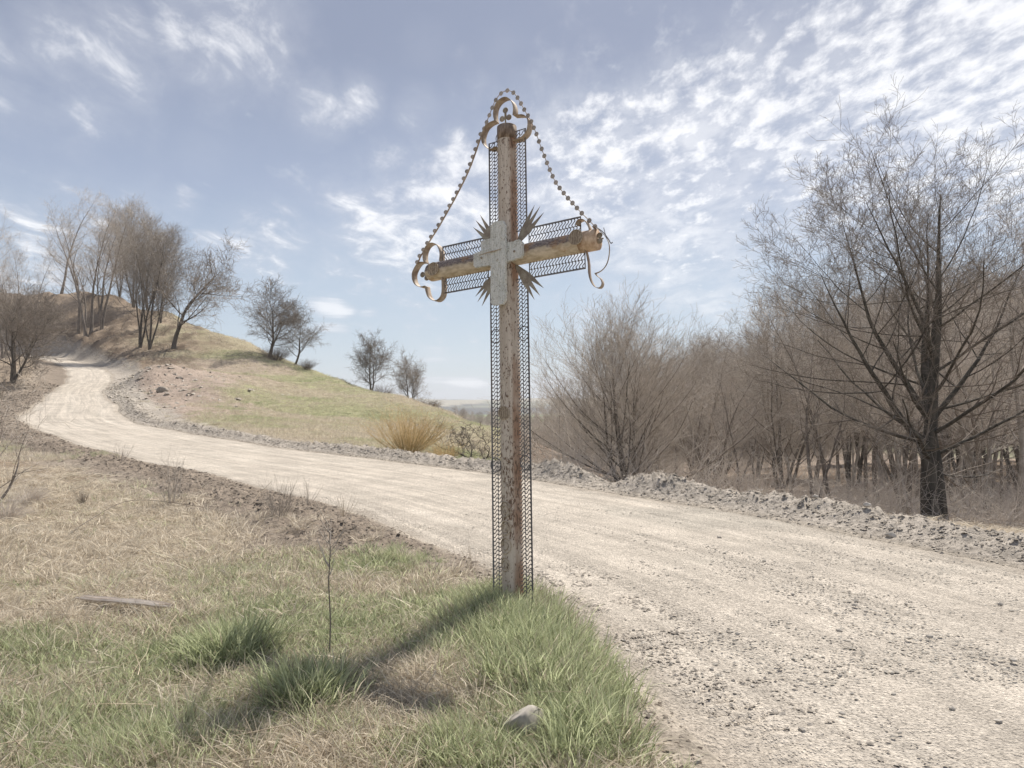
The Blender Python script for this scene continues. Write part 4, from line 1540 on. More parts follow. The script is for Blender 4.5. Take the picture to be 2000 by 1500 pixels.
PX, PY, SZ, TT = [], [], [], []
rr = np.random.RandomState(77)
for px, py, sx, sy, sz, m_, tn in cl:
    cx_, cy_ = gpix(px, py)
    m_ = int(m_ * .62)
    PX.append(cx_ + rr.normal(size=m_) * sx * .5)
    PY.append(cy_ + rr.normal(size=m_) * sy * .5)
    SZ.append(sz * (.6 + .6 * rr.rand(m_)))
    TT.append(np.clip(tn - .12 + .30 * rr.normal(size=m_), 0, 1))
x, y, sz, tt = map(np.concatenate, (PX, PY, SZ, TT))
z, off, s, e = ground_h(x, y, full=True)
k = (e > .12) & (off > 0) & (np.hypot(x, y) > 1.7)
bx_, by_ = gpix(1030, 1462)
k &= ~((np.abs(x - .009) < .06) & (np.abs(y - 6.0) < .06)) & (np.hypot(x - bx_, (y - by_ + .10) * .75) > .16)
x, y, z, sz, tt = x[k], y[k], z[k], sz[k], tt[k]
n = len(x)
scatter('lush_grass', np.stack([x, y, z], 1), rr.rand(n) * 6.28, rr.normal(size=(n, 2)) * .10, sz, rr.randint(0, 5, n), tt, lush, 'long fresh green grass around the foot of the cross and in clumps across the meadow', 'grass')
# dry bent tufts
x, y, z, rad, e, rr = field_pts(2600, -43, 12, 2.2, 26, 33)
k = edge_keep(e, rr, .6, 2.2, x, y) & (fbm(x, y, .9, 3, 55) > .47)
x, y, z, rad = x[k], y[k], z[k], rad[k]
g = green_field(x, y)
k = rr.rand(len(x)) < 1 - .75 * sstep(g, .4, .9)
x, y, z, rad = x[k], y[k], z[k], rad[k]
x2, y2 = [], []
for px, py, sx, m_ in ((850, 1350, .22, 60), (900, 1330, .2, 30), (620, 1450, .2, 50), (200, 1070, 1.0, 90), (100, 1180, .6, 50), (560, 1470, .2, 40), (860, 1250, .15, 15), (420, 1360, .2, 25), (350, 1080, .8, 50), (900, 1420, .2, 25)):
    cx_, cy_ = gpix(px, py)
    x2.append(cx_ + rr.normal(size=m_) * sx)
    y2.append(cy_ + rr.normal(size=m_) * sx)
x2, y2 = np.concatenate(x2), np.concatenate(y2)
z2 = ground_h(x2, y2)
x, y, z = np.concatenate([x, x2]), np.concatenate([y, y2]), np.concatenate([z, z2])
n = len(x)
rad = np.hypot(x, y)
scatter('dry_tufts', np.stack([x, y, z], 1), rr.rand(n) * 6.28, rr.normal(size=(n, 2)) * .2, (.6 + .6 * rr.rand(n)) * (.9 + .02 * rad), rr.randint(0, 4, n), np.clip(.10 * rr.normal(size=n), 0, 1), drytuft,
        'bent tufts of dead pale grass in the foreground meadow', 'grass')
# hillside tufts, seen small
x, y, rad, rr = polar_pts(34000, -46, -1, 22, 105, 34)
z, off, s, e = ground_h(x, y, full=True)
px = 1000 + F * x / y
k = ~((np.abs(off) < 50) & (e < 1.5)) & ~((off > 0) & (off < 50) & (y > 26))
scar = ((px > 190) & (px < 440) & (rad < 66) & (rad > 34))
k &= ~((px < 430 + 60 * (fbm(x, y, .1, 2, 65) - .5)) & (rad > 50) & (rr.rand(len(x)) < .7))
k &= ~(scar & (rr.rand(len(x)) < .93 * (1 - sstep(px + 160 * (fbm(x, y, .35, 3, 64) - .5), 370, 440))))
x, y, z, rad, px = x[k], y[k], z[k], rad[k], px[k]
n = len(x)
tn = .16 + .7 * (fbm(x, y, .10, 4, 61) - .45) + .9 * (fbm(x, y, .5, 2, 62) - .5) + .12 * sstep(px, 380, 460)
scatter('hillside_grass', np.stack([x, y, z], 1), rr.rand(n) * 6.28, rr.normal(size=(n, 2)) * .12, (1.0 + 1.1 * rr.rand(n)) * (.75 + .007 * rad), rr.randint(0, 5, n), np.clip(tn, 0, 1), turf, 'short yellowish green grass over the hillside meadow', 'grass')
# the rough verge beyond the berm
x, y, rad, rr = polar_pts(5200, 0, 42, 10, 34, 35)
z, off, s, e = ground_h(x, y, full=True)
k = ((off < 0) | (np.abs(off) > 50)) & (e > 1.5)
x, y, z, rad = x[k], y[k], z[k], rad[k]
n = len(x)
scatter('verge_straw', np.stack([x, y, z], 1), rr.rand(n) * 6.28, rr.normal(size=(n, 2)) * .12, (.7 + .9 * rr.rand(n)), rr.randint(0, 5, n), np.clip(.05 + .15 * rr.normal(size=n), 0, 1), strawc, 'dry grass and litter on the wood floor behind the berm', 'grass')

# the far wood across the valley bottom reads as one mass
far_c = bpy.data.collections.new('far_trees')
for i, pr in enumerate((TALL[0], TALL[4], DENSE[1])):
    me = pr[1]
    far_c.objects.link(bpy.data.objects.new('far_trees_%d' % i, me))
rr = np.random.RandomState(40)
n = 1500
px = 800 + 1500 * rr.rand(n)
D_ = np.concatenate([62 + 60 * rr.rand(420), 200 + 330 * rr.rand(n - 420)])
px[:420] = 1060 + 1240 * rr.rand(420)
x_ = (px - 1000) / F * D_
z_ = ground_h(x_, D_)
h = np.where(D_ < 130, (11 + 3 * rr.rand(n)) * np.interp(px, [1060, 1400, 2300], [.62, .85, 1.05]), 5.2 + 1.8 * rr.rand(n))
scatter('distant_wood', np.stack([x_, D_, z_ - 1.5], 1), rr.rand(n) * 6.28, np.zeros((n, 2)), h / 14.0 * 1.15, rr.randint(0, 3, n), np.zeros(n), far_c, 'grey brown mass of bare woodland filling the valley bottom', 'wood')

# ------------------------------------------------------------------ single small plants and litter in the meadow


def tube_obj(name, pts, rad, mat, parent=None, S=6):
    pts = np.array(pts, float)
    rad = np.array(rad, float) if np.ndim(rad) else np.full(len(pts), rad)
    v, q = tubes(pts[None], rad[None], S)
    return link(name, mesh_np(name, v, q), mat, parent)


# slender sapling
gx, gy = gpix(643, 1292)
root = empty('sapling', (gx, gy, gh(gx, gy)))
tag(root, 'thin leafless sapling standing upright in the meadow left of the cross', 'sapling')
rr = np.random.RandomState(3)
tube_obj('stem', [(0, 0, -.05), (.006, 0, .25), (-.008, 0, .5), (.002, 0, .70), (-.010, 0, .86)], [.005, .0045, .004, .0034, .0022], M_BARK_MID, root)
tw = Acc()
for k in range(16):
    zz = .50 + .36 * rr.rand()
    a = rr.rand() * 6.28
    L = .06 + .12 * rr.rand()
    d = np.array([math.cos(a) * .8, math.sin(a) * .8, .75])
    p0 = np.array([0, 0, zz])
    pts = [p0, p0 + d * L * .4, p0 + d * L * .7 + np.array([0, 0, .02]), p0 + d * L + np.array([0, 0, .05])]
    v, q = tubes(np.array(pts)[None], np.array([[.0032, .0026, .0022, .0016]]), 4)
    tw.add(v, q)
link('twigs', tw.mesh('twigs'), M_TWIG_BROWN, root)


def weed(loc, seed, n, H, spread, label, name='dry_weed', mat=None, cat='weed', thick=.0028, lv=1, sc=(1, 1, 1), arch=.01, m=6):
    me = shrub(name, seed, n, H, spread, None, thick, lv, arch, m)
    return put_shrub(name, loc, me, (mat or M_STRAW, mat or M_TWIG_BROWN), label, cat, seed, sc)


def G(px, py):
    a_, b_ = gpix(px, py)
    # walk along the view ray until it meets the real ground
    for _ in range(12):
        z_ = gh(a_, b_)
        d = pix_dir(px, py)
        k_ = (z_ - EYE) / d.z if abs(d.z) > 1e-4 else 30
        k_ = min(max(k_, 1.5), 60)
        a_, b_ = .5 * a_ + .5 * d.x * k_, .5 * b_ + .5 * d.y * k_
    return (a_, b_, gh(a_, b_))


weed(G(335, 985), 11, 16, .85, .45, 'tall dead weeds at the road edge left of the dark clods, nearest the left bend', thick=.005, mat=M_TWIG_MIDG, m=9)
weed(G(545, 1010), 12, 26, .62, .7, 'dead branching weeds on the road verge above the sapling', thick=.0045, mat=M_TWIG_MIDG, m=9)
weed(G(600, 985), 13, 10, .45, .6, 'small dead weed right beside the larger weeds on the verge', thick=.004, mat=M_TWIG_MIDG)
weed(G(560, 1095), 14, 14, .30, .8, 'low tangle of dead stalks in the meadow below the verge weeds', thick=.003)
weed(G(925, 1120), 15, 12, .42, .8, 'fan of thin dead stalks leaning left at the foot of the cross', thick=.0022)
weed(G(160, 985), 16, 30, .28, .5, 'small dark spiky tuft in the dry part of the meadow', mat=M_TWIG_DARK, thick=.003)
weed(G(1145, 1330), 17, 9, .35, .7, 'sparse thin stalks at the right rim of the long grass', thick=.0018)
weed(G(600, 1205), 18, 14, .22, 1.0, 'little heap of dead stalks right of the fallen board', thick=.0026)
weed(G(235, 900), 19, 14, .6, .9, 'grey dead weeds beside the road on the left', thick=.006, mat=M_TWIG_MIDG)
weed(G(670, 1010), 20, 10, .4, .7, 'dead weed on the dark clods above the sapling top', thick=.003)
weed(G(1070, 1190), 21, 7, .3, .6, 'few thin stalks right of the cross foot at the road edge', thick=.0018)
for i, (px, py, sc, lab) in enumerate(((55, 985, 1.0, 'reddish brown bushy tussock at the left edge, the rounder one'), (12, 1015, 1.1, 'brown tussock cut by the left edge of the photo, below the round one'))):
    weed(G(px, py), 60 + i, 150, .42 * sc, 1.5, lab, 'tussock', M_TWIG_BROWN, 'tussock', .004, 1, (1, 1, 1), .05, 4)
# leaning thorn branch at the left edge
p = G(-25, 985)
THORN = proto('thorn', 88, 1.5, [dict(lean=(1.0, .0), w=.12, h=1, up=.03), dict(lean=(.45, .1), w=.14, h=1.0, r=.8, up=.05)], .03, [
    dict(m=7, t0=.25, ang=42, l=C_(.45), r=.5, K=6, w=.14, up=.03, trunk=True, S=5),
    dict(m=6, t0=.15, ang=42, l=C_(.42), r=.5, K=4, w=.18, up=.02, S=3),
    dict(m=4, t0=.15, ang=45, l=C_(.4), r=.55, K=3, w=.2, up=.0, S=3)], M_BARK_MID, M_TWIG_BROWN, .0022)
plant(THORN, 'thorn_bush', p, 1.5, 0.1, 'bare thorn bush leaning in from the left edge in front of the road bend', 'bush')
# arching bramble cane
a_, b_, c_ = G(105, 1068), G(250, 1010), G(440, 1000)
arc = np.array([a_, (a_[0] * .6 + b_[0] * .4, a_[1] * .6 + b_[1] * .4, a_[2] + .16), (b_[0], b_[1], .24 + b_[2]), (b_[0] * .5 + c_[0] * .5, b_[1] * .5 + c_[1] * .5, .20 + b_[2]), c_])
arc = catmull(arc, .06)
o = tube_obj('bramble_cane', arc, np.linspace(.006, .003, len(arc)), M_TWIG_DARK)
tag(o, 'long thin arching bramble cane over the dry grass', 'cane')
# fallen board
p0, p1 = G(150, 1190), G(340, 1208)
ctr = ((p0[0] + p1[0]) / 2, (p0[1] + p1[1]) / 2, (p0[2] + p1[2]) / 2 + .10)
Ln = math.hypot(p1[0] - p0[0], p1[1] - p0[1])
rb = empty('fallen_board', ctr, math.atan2(p1[1] - p0[1], p1[0] - p0[0]))
tag(rb, 'grey split wooden board lying in the grass at the lower left', 'board')
M_OLDWOOD = mat_noise('grey_split_wood', (.36, .30, .245), (.64, .57, .49), 14, .9, .006, (.08, 1, 1))
rr = np.random.RandomState(8)
for k in range(4):
    K = 12
    xs = np.linspace(-Ln / 2 * (.8 + .2 * rr.rand()), Ln / 2 * (.8 + .2 * rr.rand()), K)
    y0 = -.035 + k * .022
    pts = np.stack([xs, y0 + .004 * rr.normal(size=K), .012 * math.sin(k * 2.0) + .003 * rr.normal(size=K)], 1)
    v, q = tubes(pts[None], (np.full(K, .015) * np.concatenate([[.3], np.ones(K - 2), [.3]]))[None], 5)
    link('splinter', mesh_np('splinter', v, q, smooth=False), M_OLDWOOD, rb)
# single pale stalks lying about
rr = np.random.RandomState(21)
st_me = []
for k in range(4):
    K = 6
    pts = np.stack([np.linspace(-.5, .5, K), .05 * rr.normal(size=K).cumsum() * .5, np.array([0, .03, .05, .05, .03, .0])], 1)
    v, q = tubes(pts[None], np.linspace(.003, .0015, K)[None], 4)
    m_ = mesh_np('stalk', v, q)
    m_.materials.append(M_STRAW)
    st_me.append(m_)
cst = bpy.data.collections.new('stalks')
for k, m_ in enumerate(st_me):
    cst.objects.link(bpy.data.objects.new('stalks_%d' % k, m_))
x, y, z, rad, e, rr = field_pts(900, -43, 10, 2.5, 14, 36)
k = e > .8
x, y, z, rad = x[k], y[k], z[k], rad[k]
n = len(x)
scatter('stalks', np.stack([x, y, z + .03], 1), rr.rand(n) * 6.28, rr.normal(size=(n, 2)) * .35, .3 + .6 * rr.rand(n), rr.randint(0, 4, n), np.zeros(n), cst, 'pale dead stalks lying loose over the meadow', 'stalks')
# ------------------------------------------------------------------ the wayside cross
def mat_oldpaint():
    """flaking pale paint over rusty steel, with runs of rust"""
    m, N, b = new_mat('flaking_paint_on_steel', .75, .25)
    tcn = N.n('ShaderNodeTexCoord')
    v = tcn.outputs['Object']
    mp = N.n('ShaderNodeMapping')
    mp.inputs['Scale'].default_value = (1, 1, .38)
    N.l(v, mp.inputs[0])
    mp2 = N.n('ShaderNodeMapping')
    mp2.inputs['Scale'].default_value = (1, 1, .06)
    N.l(v, mp2.inputs[0])
    flake = N.noise(mp.outputs[0], 62, 5, .66, .4)
    flake2 = N.noise(mp.outputs[0], 150, 3, .6)
    area = N.noise(v, 3.1, 3, .5)
    runs = N.noise(mp2.outputs[0], 20, 5, .6)
    sp = N.n('ShaderNodeSeparateXYZ')
    N.l(v, sp.inputs[0])
    zz = sp.outputs[2]
    band = N.math('MULTIPLY', N.rng(zz, .45, .8), N.rng(zz, 1.4, 1.15))
    foot = N.rng(zz, .55, .05)
    thr = N.math('ADD', N.math('MULTIPLY', band, .03), N.math('MULTIPLY', N.rng(area, .4, .7), .06))
    fl = N.rng(N.math('ADD', flake, thr), .55, .64)
    fl2 = N.rng(N.math('ADD', flake2, N.math('MULTIPLY', thr, .7)), .66, .72)
    paint = N.mix(N.rng(runs, .3, .7), C4(.46, .395, .325), C4(.66, .59, .505))
    stain = N.rng(N.math('ADD', runs, N.math('MULTIPLY', foot, .2)), .56, .78)
    paint = N.mix(N.math('MULTIPLY', stain, .6), paint, C4(.27, .20, .145))
    rust = N.mix(N.rng(flake2, .35, .65), C4(.115, .085, .066), C4(.21, .135, .09))
    rr_ = N.noise(mp2.outputs[0], 9, 4, .6)
    reds = N.math('MULTIPLY', N.math('MULTIPLY', band, N.rng(rr_, .52, .64)), N.rng(flake, .36, .56))
    # one long run of rust down the right flank of the post, as the water takes it
    flank = N.math('MULTIPLY', N.rng(sp.outputs[0], .045, .07), N.rng(area, .3, .6))
    c = N.mix(N.math('MULTIPLY', flank, .75), paint, C4(.25, .115, .05))
    c = N.mix(N.math('MULTIPLY', reds, .65), c, C4(.25, .135, .085))
    c = N.mix(N.math('MAXIMUM', fl, fl2), c, rust)
    N.l(c, b.inputs['Base Color'])
    bump(N, b, N.math('SUBTRACT', 1.0, N.math('MAXIMUM', fl, fl2)), .5, .003)
    return m


def mat_arm():
    """weathered pipe; shaded top and ground-lit ochre underside put into the colour"""
    m, N, b = new_mat('weathered_shaded_arm', .7, .25)
    tcn = N.n('ShaderNodeTexCoord')
    v = tcn.outputs['Object']
    mp = N.n('ShaderNodeMapping')
    mp.inputs['Scale'].default_value = (.45, 1, 1)
    N.l(v, mp.inputs[0])
    n = N.noise(mp.outputs[0], 26, 6, .65)
    n2 = N.noise(mp.outputs[0], 90, 4, .6)
    n3 = N.noise(v, 6, 4, .6)
    sp = N.n('ShaderNodeSeparateXYZ')
    N.l(v, sp.inputs[0])
    up = N.math('ADD', sp.outputs[2], N.math('MULTIPLY', N.math('SUBTRACT', n, .5), .09))
    up = N.math('ADD', up, N.math('MULTIPLY', N.math('SUBTRACT', n3, .5), .06))
    under = N.mix(N.rng(n, .35, .65), C4(.46, .385, .28), C4(.68, .60, .48))
    top = N.mix(N.rng(n2, .35, .65), C4(.12, .10, .095), C4(.30, .255, .23))
    c = N.mix(N.rng(up, -.016, .010), under, top)  # backlit shade above and ground bounce below, painted into the colour
    c = N.mix(N.math('MULTIPLY', N.rng(n3, .56, .7), .6), c, C4(.36, .20, .08))
    N.l(c, b.inputs['Base Color'])
    bump(N, b, n2, .4, .003)
    return m


def mat_board():
    m, N, b = new_mat('crackled_white_board', .9, .15)
    tcn = N.n('ShaderNodeTexCoord')
    v = tcn.outputs['Object']
    at = N.n('ShaderNodeAttribute', attribute_name='grain')
    n = N.noise(v, 75, 5, .7)
    mp = N.n('ShaderNodeMapping')
    mp.inputs['Scale'].default_value = (1, 1, .15)
    N.l(v, mp.inputs[0])
    g = N.noise(mp.outputs[0], 90, 4, .6)
    n2 = N.noise(v, 22, 4, .6)
    base = N.mix(N.rng(g, .3, .7), C4(.56, .58, .54), C4(.78, .785, .75))
    worn = N.rng(N.math('ADD', n, N.math('MULTIPLY', at.outputs['Fac'], .22)), .55, .66)
    c = N.mix(N.math('MULTIPLY', worn, .85), base, C4(.24, .205, .16))
    c = N.mix(N.math('MULTIPLY', N.rng(n2, .5, .7), .35), c, C4(.47, .45, .36))
    N.l(c, b.inputs['Base Color'])
    bump(N, b, N.math('ADD', n, g), .9, .008)
    return m


M_POST = mat_oldpaint()
M_ARM = mat_arm()
M_BOARD = mat_board()
M_MESH = mat_noise('blue_grey_scrap_steel', (.11, .115, .13), (.22, .20, .185), 14, .6, .002, spec=.4)
M_RIBBON = mat_noise('rusted_strip_steel', (.22, .155, .11), (.50, .42, .325), 11, .6, .003, spec=.35)
M_SPIKE = mat_noise('brown_green_sheet', (.22, .18, .145), (.38, .35, .28), 16, .65, .003, spec=.3)
M_DISC = mat_noise('dull_punched_discs', (.26, .235, .21), (.46, .41, .36), 30, .6, .002, spec=.35)
M_EMBLEM = mat_noise('dark_embossed_iron', (.30, .245, .19), (.52, .44, .34), 60, .7, .003)

th, ro, le, armh = 0.57, 0.06, -0.069, 2.861
av = Vector((math.cos(th), -math.sin(th), 0))
nv0 = Vector((-math.sin(th), -math.cos(th), 0))
zv = Vector((0, 0, 1))
v_ = zv * math.cos(ro) - av * math.sin(ro)
A_ = (av * math.cos(ro) + zv * math.sin(ro)).normalized()
V_ = (v_ * math.cos(le) + nv0 * math.sin(le)).normalized()
N_ = A_.cross(V_)            # points towards the viewer
# local frame of the cross: x along the arm, y away from the viewer, z up the post; origin at the foot
from mathutils import Matrix
Yl = -N_
rot = Matrix((A_, Yl, V_)).transposed()
cross = empty('wayside_cross', (0.009, 6.0, 0.0))
cross.rotation_euler = rot.to_euler()
tag(cross, 'tall weathered metal pipe cross with mesh borders standing in the grass beside the gravel road', 'cross')
H0 = armh


def child(name, me, mat, parent=cross):
    return link(name, me, mat, parent)


def tube_between(acc, p, q, r1, r2, S=28, K=12, wob=0.0, seed=0):
    p, q = np.array(p, float), np.array(q, float)
    t = np.linspace(0, 1, K)[:, None]
    pts = p + (q - p) * t
    R = r1 + (r2 - r1) * t[:, 0]
    v, qd = tubes(pts[None], R[None], S)
    if wob:
        rr = np.random.RandomState(seed)
        v = v + rr.normal(size=v.shape) * wob
    n0 = len(v)
    v = np.vstack([v, pts[0], pts[-1]])
    i = np.arange(S)
    j = (i + 1) % S
    t0 = np.stack([np.full(S, n0), j, i], 1)
    b = (K - 1) * S
    t1 = np.stack([np.full(S, n0 + 1), b + i, b + j], 1)
    acc.add(v, qd, np.vstack([t0, t1]))


def crown_cap(acc, c, axis, r, h, S=28):
    """slightly domed cap with a rim"""
    c = np.array(c, float)
    axis = np.array(axis, float)
    prof = [(0, r * 1.0), (h * .35, r * .99), (h * .7, r * .86), (h * .92, r * .55), (h, r * .02)]
    pts = np.array([c + axis * a for a, _ in prof])
    R = np.array([b for _, b in prof])
    v, q = tubes(pts[None], R[None], S)
    acc.add(v, q)


# post pipe
ac = Acc()
tube_between(ac, (0, 0, -.25), (0, 0, H0 + 1.10), .083, .079, 32, 60, .0006, 1)
me = ac.mesh('post')
child('post', me, M_POST)
ac = Acc()
tube_between(ac, (0, 0, H0 + 1.0), (0, 0, H0 + 1.115), .0825, .0825, 32, 3, .0004, 2)
crown_cap(ac, (0, 0, H0 + 1.115), (0, 0, 1), .0825, .018)
M_CAP = mat_noise('brown_crusted_cap', (.14, .10, .075), (.40, .32, .25), 26, .8, .004, (1, 1, .35))
child('post_cap', ac.mesh('post_cap'), M_CAP)
# small welded hoop beside the cap
a = np.linspace(0, 2 * math.pi, 25)
ring = np.stack([-.075 + .035 * np.cos(a), a * 0 - .0, H0 + 1.045 + .045 * np.sin(a)], 1)
v, q = tubes(ring[None], np.full((1, 25), .004), 6)
ac = Acc()
ac.add(v, q)
child('hoop', ac.mesh('hoop'), M_MESH)

# arm pipes, one each side, their own origin on the arm axis
for nm, x0, x1, r0, r1 in (('arm', -.05, -.79, .080, .080), ('arm', .05, .775, .080, .081)):
    ac = Acc()
    tube_between(ac, (x0, 0, 0), (x1, 0, 0), r0, r1, 32, 24, .0006, 3)
    crown_cap(ac, (x1, 0, 0), (1 if x1 > 0 else -1, 0, 0), r1, .05 if x1 < 0 else .03)
    o = child(nm, ac.mesh(nm), M_ARM)
    o.location = (0, 0, H0)


# strips of punched scrap with dog-bone holes: wavy webs between a solid border and the pipe
def punched(L, w0, w1, pitch, ncol, flip=False):
    """panel in local x (0..L) by y (w0..w1); webs run across, thickness 4 mm"""
    acc = Acc()
    th_ = .0018
    border = .011
    cw_ = (w1 - border - w0) / ncol

    def ribbon(pts, half):
        pts = np.array(pts, float)
        d = np.gradient(pts, axis=0)
        d /= np.linalg.norm(d, axis=1)[:, None] + 1e-9
        nn = np.stack([-d[:, 1], d[:, 0]], 1) * np.asarray(half).reshape(-1, 1)
        a_, b_ = pts + nn, pts - nn
        K = len(pts)
        vv = np.concatenate([np.c_[a_, np.full(K, th_)], np.c_[b_, np.full(K, th_)], np.c_[b_, np.full(K, -th_)], np.c_[a_, np.full(K, -th_)]])
        i = np.arange(K - 1)
        qs = []
        for g0, g1 in ((0, 1), (1, 2), (2, 3), (3, 0)):
            qs.append(np.stack([g0 * K + i, g1 * K + i, g1 * K + i + 1, g0 * K + i + 1], 1))
        acc.add(vv, np.concatenate(qs))
    n = int(L / pitch)
    Rr = pitch * .42
    for ccol in range(ncol):
        y0 = w0 + ccol * cw_
        ph = (ccol % 2) * .35 * pitch
        for k in range(n + 1):
            x0 = k * pitch + ph
            if x0 > L - .004:
                continue
            t = np.linspace(0, 1, 13)
            dx = -(Rr * .55 * np.cos(t * math.pi) + Rr * .75 * np.sin(2 * math.pi * t)) * (1 if not flip else -1)
            prof_half = .0029 + .0022 * np.abs(2 * t - 1) ** 2
            pts = np.stack([np.clip(x0 + dx, 0, L), y0 + t * cw_], 1)
            ribbon(pts, prof_half)
        t = np.linspace(0, 1, 2)
        ribbon(np.stack([t * L, np.full(2, y0 + cw_)], 1), np.full(2, .0024))
    ribbon(np.array([[0, w1 - border / 2], [L, w1 - border / 2]]), [border / 2] * 2)
    ribbon(np.array([[0, w0], [0, w1]]), [.004] * 2)
    ribbon(np.array([[L, w0], [L, w1]]), [.004] * 2)
    return acc


def place_panel(acc, origin, ex, ey, name='mesh_panel'):
    V = np.concatenate(acc.v)
    ex, ey = np.array(ex, float), np.array(ey, float)
    ez = np.cross(ex, ey)
    V2 = np.array(origin) + V[:, :1] * ex + V[:, 1:2] * ey + V[:, 2:] * ez
    q_ = np.concatenate(acc.q)
    if ez @ np.array([0, -1, 0]) < 0:
        q_ = q_[:, ::-1]
    me = mesh_np(name, V2, q_, None, False)
    return child(name, me, M_MESH)


pitch = .0315
place_panel(punched(H0 - .20, .075, .187, pitch, 2, True), (0, 0, 0.0), (0, 0, 1), (-1, 0, 0))
place_panel(punched(H0 - .20, .075, .187, pitch, 2), (0, 0, 0.0), (0, 0, 1), (1, 0, 0))
place_panel(punched(1.02 - .2, .075, .187, pitch, 2, True), (0, 0, H0 + .2), (0, 0, 1), (-1, 0, 0))
place_panel(punched(1.02 - .16, .075, .187, pitch, 2), (0, 0, H0 + .2), (0, 0, 1), (1, 0, 0))
place_panel(punched(.48, .075, .213, pitch * .9, 2), (-.20, 0, H0), (-1, 0, 0), (0, 0, 1))
place_panel(punched(.48, .075, .213, pitch * .9, 2), (-.20, 0, H0), (-1, 0, 0), (0, 0, -1))
place_panel(punched(.47, .075, .213, pitch * .9, 2), (.20, 0, H0), (1, 0, 0), (0, 0, 1))
place_panel(punched(.50, .075, .213, pitch * .9, 2, True), (.20, 0, H0), (1, 0, 0), (0, 0, -1))


def smooth_path(pts, sub=6, sharp=()):
    """catmull spline through pts but kept pointed at the indices in sharp"""
    pts = [np.array(p, float) for p in pts]
    segs, cur = [], [pts[0]]
    for i, p in enumerate(pts[1:], 1):
        cur.append(p)
        if i in sharp:
            segs.append(cur)
            cur = [p]
    segs.append(cur)
    out = []
    for sg in segs:
        if len(sg) < 2:
            continue
        m = catmull_n(np.array(sg), sub)
        out += list(m[:-1])
    out.append(pts[-1])
    return np.array(out)


def catmull_n(p, sub):
    n = len(p)
    o = []
    for i in range(n - 1):
        p0, p1, p2, p3 = p[max(i - 1, 0)], p[i], p[i + 1], p[min(i + 2, n - 1)]
        for t in np.linspace(0, 1, sub, endpoint=False):
            o.append(.5 * ((2 * p1) + (-p0 + p2) * t + (2 * p0 - 5 * p1 + 4 * p2 - p3) * t * t + (-p0 + 3 * p1 - 3 * p2 + p3) * t ** 3))
    o.append(p[-1])
    return np.array(o)


def strip(name, pts, y0, y1, thick=.003, twist=None):
    """flat steel strip standing on edge, bent along pts in the plane of the cross"""
    pts = np.array(pts, float)
    K = len(pts)
    d = np.gradient(pts, axis=0)
    d /= np.linalg.norm(d, axis=1)[:, None] + 1e-9
    nn = np.stack([-d[:, 1], d[:, 0]], 1) * thick / 2
    y0 = np.broadcast_to(y0, (K,))
    y1 = np.broadcast_to(y1, (K,))
    rows = []
    for sgn, yy in ((1, y0), (-1, y0), (-1, y1), (1, y1)):
        pp = pts + nn * sgn
        rows.append(np.stack([pp[:, 0], yy, pp[:, 1] + H0], 1))
    V = np.concatenate(rows)
    i = np.arange(K - 1)
    qs = [np.stack([g0 * K + i, g0 * K + i + 1, g1 * K + i + 1, g1 * K + i], 1) for g0, g1 in ((0, 1), (1, 2), (2, 3), (3, 0))]
    ends = np.array([[0, K, 2 * K, 3 * K], [3 * K + K - 1, 2 * K + K - 1, 2 * K - 1, K - 1]])
    me = mesh_np(name, V, np.concatenate(qs + [ends]), None, True)
    return me


TOP = [(-0.08, 0.956), (-0.13, 0.95), (-0.172, 0.964), (-0.219, 1.017), (-0.232, 1.065), (-0.226, 1.107), (-0.198, 1.158), (-0.147, 1.185), (-0.096, 1.190), (-0.107, 1.244), (-0.095, 1.314), (-0.056, 1.356), (0.005, 1.368), (0.048, 1.345), (0.08, 1.300), (0.093, 1.246), (0.087, 1.188), (0.132, 1.178), (0.193, 1.158), (0.226, 1.114), (0.23, 1.061), (0.214, 1.009), (0.171, 0.978), (0.123, 0.967), (.082, .970)]
LEFT = [(-0.687, 0.075), (-0.680, 0.142), (-0.702, 0.204), (-0.739, 0.240), (-0.785, 0.252), (-0.831, 0.236), (-0.862, 0.192), (-0.869, 0.137), (-0.858, 0.093), (-0.912, 0.101), (-0.954, 0.071), (-0.989, 0.015), (-0.985, -0.048), (-0.954, -0.096), (-0.907, -0.121), (-0.846, -0.122), (-0.838, -0.162), (-0.815, -0.22), (-0.77, -0.259), (-0.717, -0.268), (-0.673, -0.24), (-0.658, -0.188), (-0.661, -0.075)]
RIGHT = [(0.715, -0.07), (0.728, -0.098), (0.743, -0.181), (0.746, -0.262), (0.762, -0.328), (0.795, -0.375), (0.835, -0.386), (0.855, -0.358), (0.842, -0.319), (0.815, -0.294), (0.795, -0.269), (0.844, -0.256), (0.885, -0.221), (0.91, -0.162), (0.918, -0.079), (0.897, -0.012), (0.853, 0.045), (0.810, 0.090), (.785, .10)]
RCURL = [(0.655, 0.135), (0.668, 0.160), (0.695, 0.168), (0.728, 0.156), (0.751, 0.118), (0.768, 0.077), (0.763, 0.019)]
YF, YB = -.045, .030
for nm, pts, sh in (('trefoil', TOP, (8, 16)), ('trefoil', LEFT, (8, 15))):
    child(nm, strip(nm, smooth_path(pts, 6, sh), YF, YB), M_RIBBON)
pts = smooth_path(RIGHT, 6, (10,))
K = len(pts)
t = np.linspace(0, 1, K)
wd = .036 * (1 - .72 * sstep(t, .5, .62) * (1 - sstep(t, .85, .97)))
o = child('trefoil', strip('trefoil', pts, -.02 - wd * .6, -.02 + wd * .6), M_RIBBON)
tag(o, 'trefoil at the right arm, sprung open and hanging')
child('curled_strip', strip('curled_strip', smooth_path(RCURL, 6), -.06, .01), M_RIBBON)

